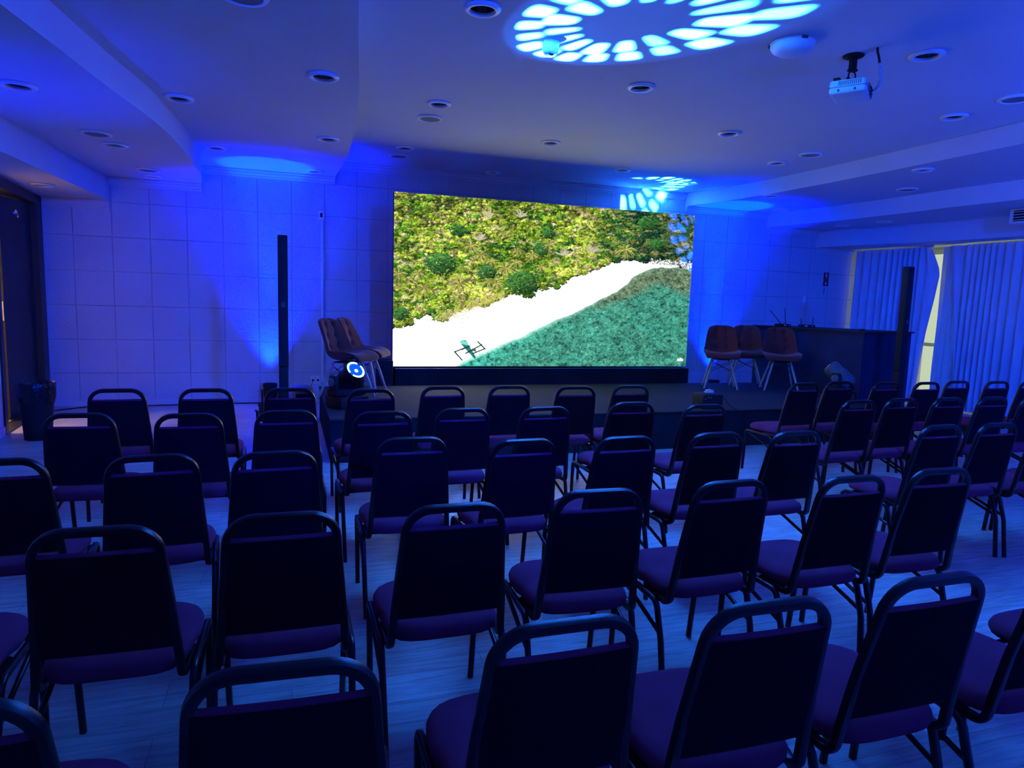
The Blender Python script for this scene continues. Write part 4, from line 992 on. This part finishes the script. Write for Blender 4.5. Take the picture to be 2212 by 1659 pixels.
# ------------------------------------------------------------------ banquet chairs
def make_chair():
    root = empty('banquet_chair')
    # seat: padded D shape
    bm = bmesh.new(); out = []
    def outline(k, grow):
        pts = []
        n = 44
        for i in range(n):
            a = 2 * PI * i / n; c, s = math.cos(a), math.sin(a); e = 3.6 if s > 0 else 4.6
            q = (abs(c) ** e + abs(s) ** e) ** (-1 / e); w = 0.212 - 0.010 * (s * q < 0)
            pts.append(((w + grow) * c * q * (1 - 0.035 * max(0, -s * q)), (0.215 + grow) * s * q))
        return pts
    lay = [(-0.012, 0.408), (-0.002, 0.412), (0.003, 0.424), (0.003, 0.438), (-0.004, 0.452), (-0.018, 0.462), (-0.045, 0.468)]
    rings = []
    for g_, z in lay: rings.append([bm.verts.new((x, y, z + (0.004 * math.cos(y * 6)))) for x, y in outline(0, g_)])
    for a, b in zip(rings, rings[1:]):
        for k in range(44): bm.faces.new((a[k], a[(k + 1) % 44], b[(k + 1) % 44], b[k]))
    bm.faces.new(rings[0][::-1])
    prev = rings[-1]
    for f_, z in ((0.6, 0.474), (0.25, 0.477)):
        ring = [bm.verts.new((v.co.x * f_ / (1 if f_ == 0.6 else 0.6), v.co.y * f_ / (1 if f_ == 0.6 else 0.6), z)) for v in prev]
        for k in range(44): bm.faces.new((prev[k], prev[(k + 1) % 44], ring[(k + 1) % 44], ring[k]))
        prev = ring
    bm.faces.new(prev)
    link_mesh('seat', bm, 'seatcloth', root, autosmooth=70)
    # back frame: inverted U, leaning, curling forward under the seat
    def yb(z): return -0.205 - (z - 0.44) * 0.185 - 0.03 * max(0, z - 0.6)
    def xb(z): return 0.190 - (z - 0.44) * 0.082
    path = [(xb(0.40), -0.03, 0.398), (xb(0.42), yb(0.42) - 0.002, 0.398), (xb(0.62), yb(0.62), 0.62), (xb(0.893), yb(0.893), 0.893)]
    pl = rounded([Vector(p) for p in path] + [Vector((-xb(0.893), yb(0.893), 0.893))] , [0.035, 0.3, 0.082], 7)
    half = pl[:-1]
    full = half + [Vector((-p.x, p.y, p.z)) for p in reversed(half)]
    bm = bmesh.new(); tube(bm, full, 0.0125, 12, square=0.45, up=Vector((1, 0, 0))); link_mesh('back_frame', bm, 'frame', root, autosmooth=60)
    # backrest pad
    bm = bmesh.new(); NZ, NX = 10, 10; fr, bk = [], []
    for j in range(NZ + 1):
        z = 0.505 + (0.826 - 0.505) * j / NZ; rf, rb = [], []
        for i in range(NX + 1):
            s = -1 + 2 * i / NX; w = xb(z) - 0.006; bul = 0.016 * (1 - s ** 4) * (1 - (2 * j / NZ - 1) ** 6)
            bow = -0.004 * (1 - s * s)
            rf.append(bm.verts.new((s * w, yb(z) + 0.008 + bul + bow, z))); rb.append(bm.verts.new((s * w, yb(z) - 0.010 + bow - 0.002 * (1 - s ** 4), z)))
        fr.append(rf); bk.append(rb)
    tp = [bm.verts.new((fr[NZ][i].co.x * 0.985, (fr[NZ][i].co.y + bk[NZ][i].co.y) / 2, 0.833)) for i in range(NX + 1)]
    bt = [bm.verts.new((fr[0][i].co.x * 0.985, (fr[0][i].co.y + bk[0][i].co.y) / 2, 0.500)) for i in range(NX + 1)]
    for j in range(NZ):
        for i in range(NX):
            bm.faces.new((fr[j][i], fr[j][i + 1], fr[j + 1][i + 1], fr[j + 1][i])); bm.faces.new((bk[j][i], bk[j + 1][i], bk[j + 1][i + 1], bk[j][i + 1]))
        bm.faces.new((fr[j][0], fr[j + 1][0], bk[j + 1][0], bk[j][0])); bm.faces.new((fr[j][NX], bk[j][NX], bk[j + 1][NX], fr[j + 1][NX]))
    for i in range(NX):
        bm.faces.new((fr[NZ][i], fr[NZ][i + 1], tp[i + 1], tp[i])); bm.faces.new((bk[NZ][i], tp[i], tp[i + 1], bk[NZ][i + 1]))
        bm.faces.new((fr[0][i], bt[i], bt[i + 1], fr[0][i + 1])); bm.faces.new((bk[0][i], bk[0][i + 1], bt[i + 1], bt[i]))
    for (a, b, c) in ((fr[NZ][0], tp[0], bk[NZ][0]), (fr[NZ][NX], bk[NZ][NX], tp[NX]), (fr[0][0], bk[0][0], bt[0]), (fr[0][NX], bt[NX], bk[0][NX])): bm.faces.new((a, b, c))
    link_mesh('backrest', bm, 'seatcloth', root, autosmooth=60)
    bm = bmesh.new(); a_, b_ = [], []
    for j in range(NZ + 1):
        z = 0.508 + (0.822 - 0.508) * j / NZ; w = xb(z) - 0.004
        a_.append([bm.verts.new(((-1 + 0.2 * i) * w, yb(z) - 0.0125 - 0.004 * (1 - (-1 + 0.2 * i) ** 2), z)) for i in range(11)])
        b_.append([bm.verts.new(((-1 + 0.2 * i) * w, yb(z) - 0.0085 - 0.004 * (1 - (-1 + 0.2 * i) ** 2), z)) for i in range(11)])
    for j in range(NZ):
        for i in range(10):
            bm.faces.new((a_[j][i], a_[j + 1][i], a_[j + 1][i + 1], a_[j][i + 1])); bm.faces.new((b_[j][i], b_[j][i + 1], b_[j + 1][i + 1], b_[j + 1][i]))
        bm.faces.new((a_[j][0], b_[j][0], b_[j + 1][0], a_[j + 1][0])); bm.faces.new((a_[j][10], a_[j + 1][10], b_[j + 1][10], b_[j][10]))
    for i in range(10): bm.faces.new((a_[0][i], a_[0][i + 1], b_[0][i + 1], b_[0][i])); bm.faces.new((a_[NZ][i], b_[NZ][i], b_[NZ][i + 1], a_[NZ][i + 1]))
    link_mesh('back_panel', bm, 'backcloth', root, autosmooth=60)
    for s in (-1, 1):
        rt = 0.392
        fl = rounded([Vector((s * 0.212, 0.0, rt)), Vector((s * 0.214, 0.185, rt)), Vector((s * 0.205, 0.218, 0.0))], [0.035], 6)
        bm = bmesh.new(); tube(bm, fl, 0.0115, 10, square=0.35, up=Vector((1, 0, 0))); link_mesh('leg', bm, 'frame', root, autosmooth=60)
        rl = rounded([Vector((s * 0.212, 0.0, rt)), Vector((s * 0.214, -0.150, rt)), Vector((s * 0.212, -0.195, 0.24)), Vector((s * 0.205, -0.222, 0.0))], [0.045, 0.12], 6)
        bm = bmesh.new(); tube(bm, rl, 0.0115, 10, square=0.35, up=Vector((1, 0, 0))); link_mesh('leg', bm, 'frame', root, autosmooth=60)
        bm = bmesh.new(); tube(bm, [(s * 0.213, 0.155, rt - 0.015), (s * 0.212, -0.188, 0.268)], 0.0085, 8, square=0.3); link_mesh('side_brace', bm, 'frame', root, autosmooth=60)
    for y in (0.13, -0.11):
        bm = bmesh.new(); tube(bm, [(-0.212, y, rt), (0.212, y, rt)], 0.010, 8, up=Vector((0, 0, 1))); link_mesh('crossbar', bm, 'frame', root, autosmooth=60)
    return root
ORD = ['first', 'second', 'third', 'fourth', 'fifth', 'sixth', 'seventh', 'eighth', 'ninth']
ROWS = {
 'a': ('front row at the stage', [(-1.09, 5.30, 2.4), (-0.54, 5.27, 0.3), (0.00, 5.26, 0.8), (0.53, 5.15, 4.0), (1.09, 5.27, 1.5), (1.62, 5.27, 0.9), (2.16, 5.20, -1.5), (2.64, 5.22, 1.4)],
       [(4.42, 5.28, 2.5), (4.91, 5.37, 1.5), (5.38, 5.28, 1.5), (5.85, 5.25, 1.5), (6.33, 5.32, 2.0), (6.80, 5.26, 1.0), (7.27, 5.25, 1.0)]),
 'b': ('second row from the stage', [(-1.03, 4.32, -3.2), (-0.51, 4.24, -0.8), (-0.02, 4.28, 0.5), (0.50, 4.18, 2.1), (0.99, 4.24, 1.3), (1.52, 4.23, 1.6), (2.20, 4.35, -0.7), (2.66, 4.20, 1.2)],
       [(4.02, 4.25, 2.0), (4.49, 4.30, 1.5), (4.96, 4.29, 1.0), (5.43, 4.28, 1.0), (5.90, 4.27, 1.0), (6.37, 4.27, 1.0)]),
 'c': ('third row from the stage', [(-1.06, 3.27, 1.0), (-0.54, 3.24, 4.0), (-0.07, 3.22, 2.4), (0.55, 3.42, -0.2), (1.05, 3.29, 1.9), (1.58, 3.27, 2.0), (2.12, 3.29, 2.0), (2.60, 3.25, 1.0)],
       [(3.67, 3.28, 2.0), (4.14, 3.28, 1.0), (4.61, 3.27, 1.0), (5.08, 3.27, 1.0)]),
 'd': ('fourth row from the stage', [(-1.03, 2.40, 0.0), (-0.50, 2.35, -1.5), (-0.02, 2.37, -0.6), (0.50, 2.35, 0.4), (1.05, 2.41, -2.4), (1.59, 2.42, 1.0), (2.13, 2.38, 1.1), (2.64, 2.41, -0.8)], []),
 'e': ('row nearest the viewer', [(-0.55, 1.50, 0.0), (0.00, 1.49, -2.9), (0.54, 1.52, 0.3), (1.03, 1.49, -1.0), (1.54, 1.51, 0.0), (2.07, 1.50, 0.0), (2.60, 1.52, 1.0)], []),
}
chair0 = make_chair(); used = False
for r, (rowname, left, right) in ROWS.items():
    for side, lst in (('left block', left), ('right block', right)):
        for i, (x, y, a) in enumerate(lst):
            o = copy_tree(chair0) if used else chair0; used = True
            o.location = (x, y, 0); o.rotation_euler = (0, 0, math.radians(a))
            last = i == len(lst) - 1
            pos = f'{ORD[i]} from the door side' if side == 'left block' else f'{ORD[i]} from the aisle'
            tag(o, f'wine banquet chair, {side}, {rowname}, {pos}', 'chair', 'banquet chairs in rows')
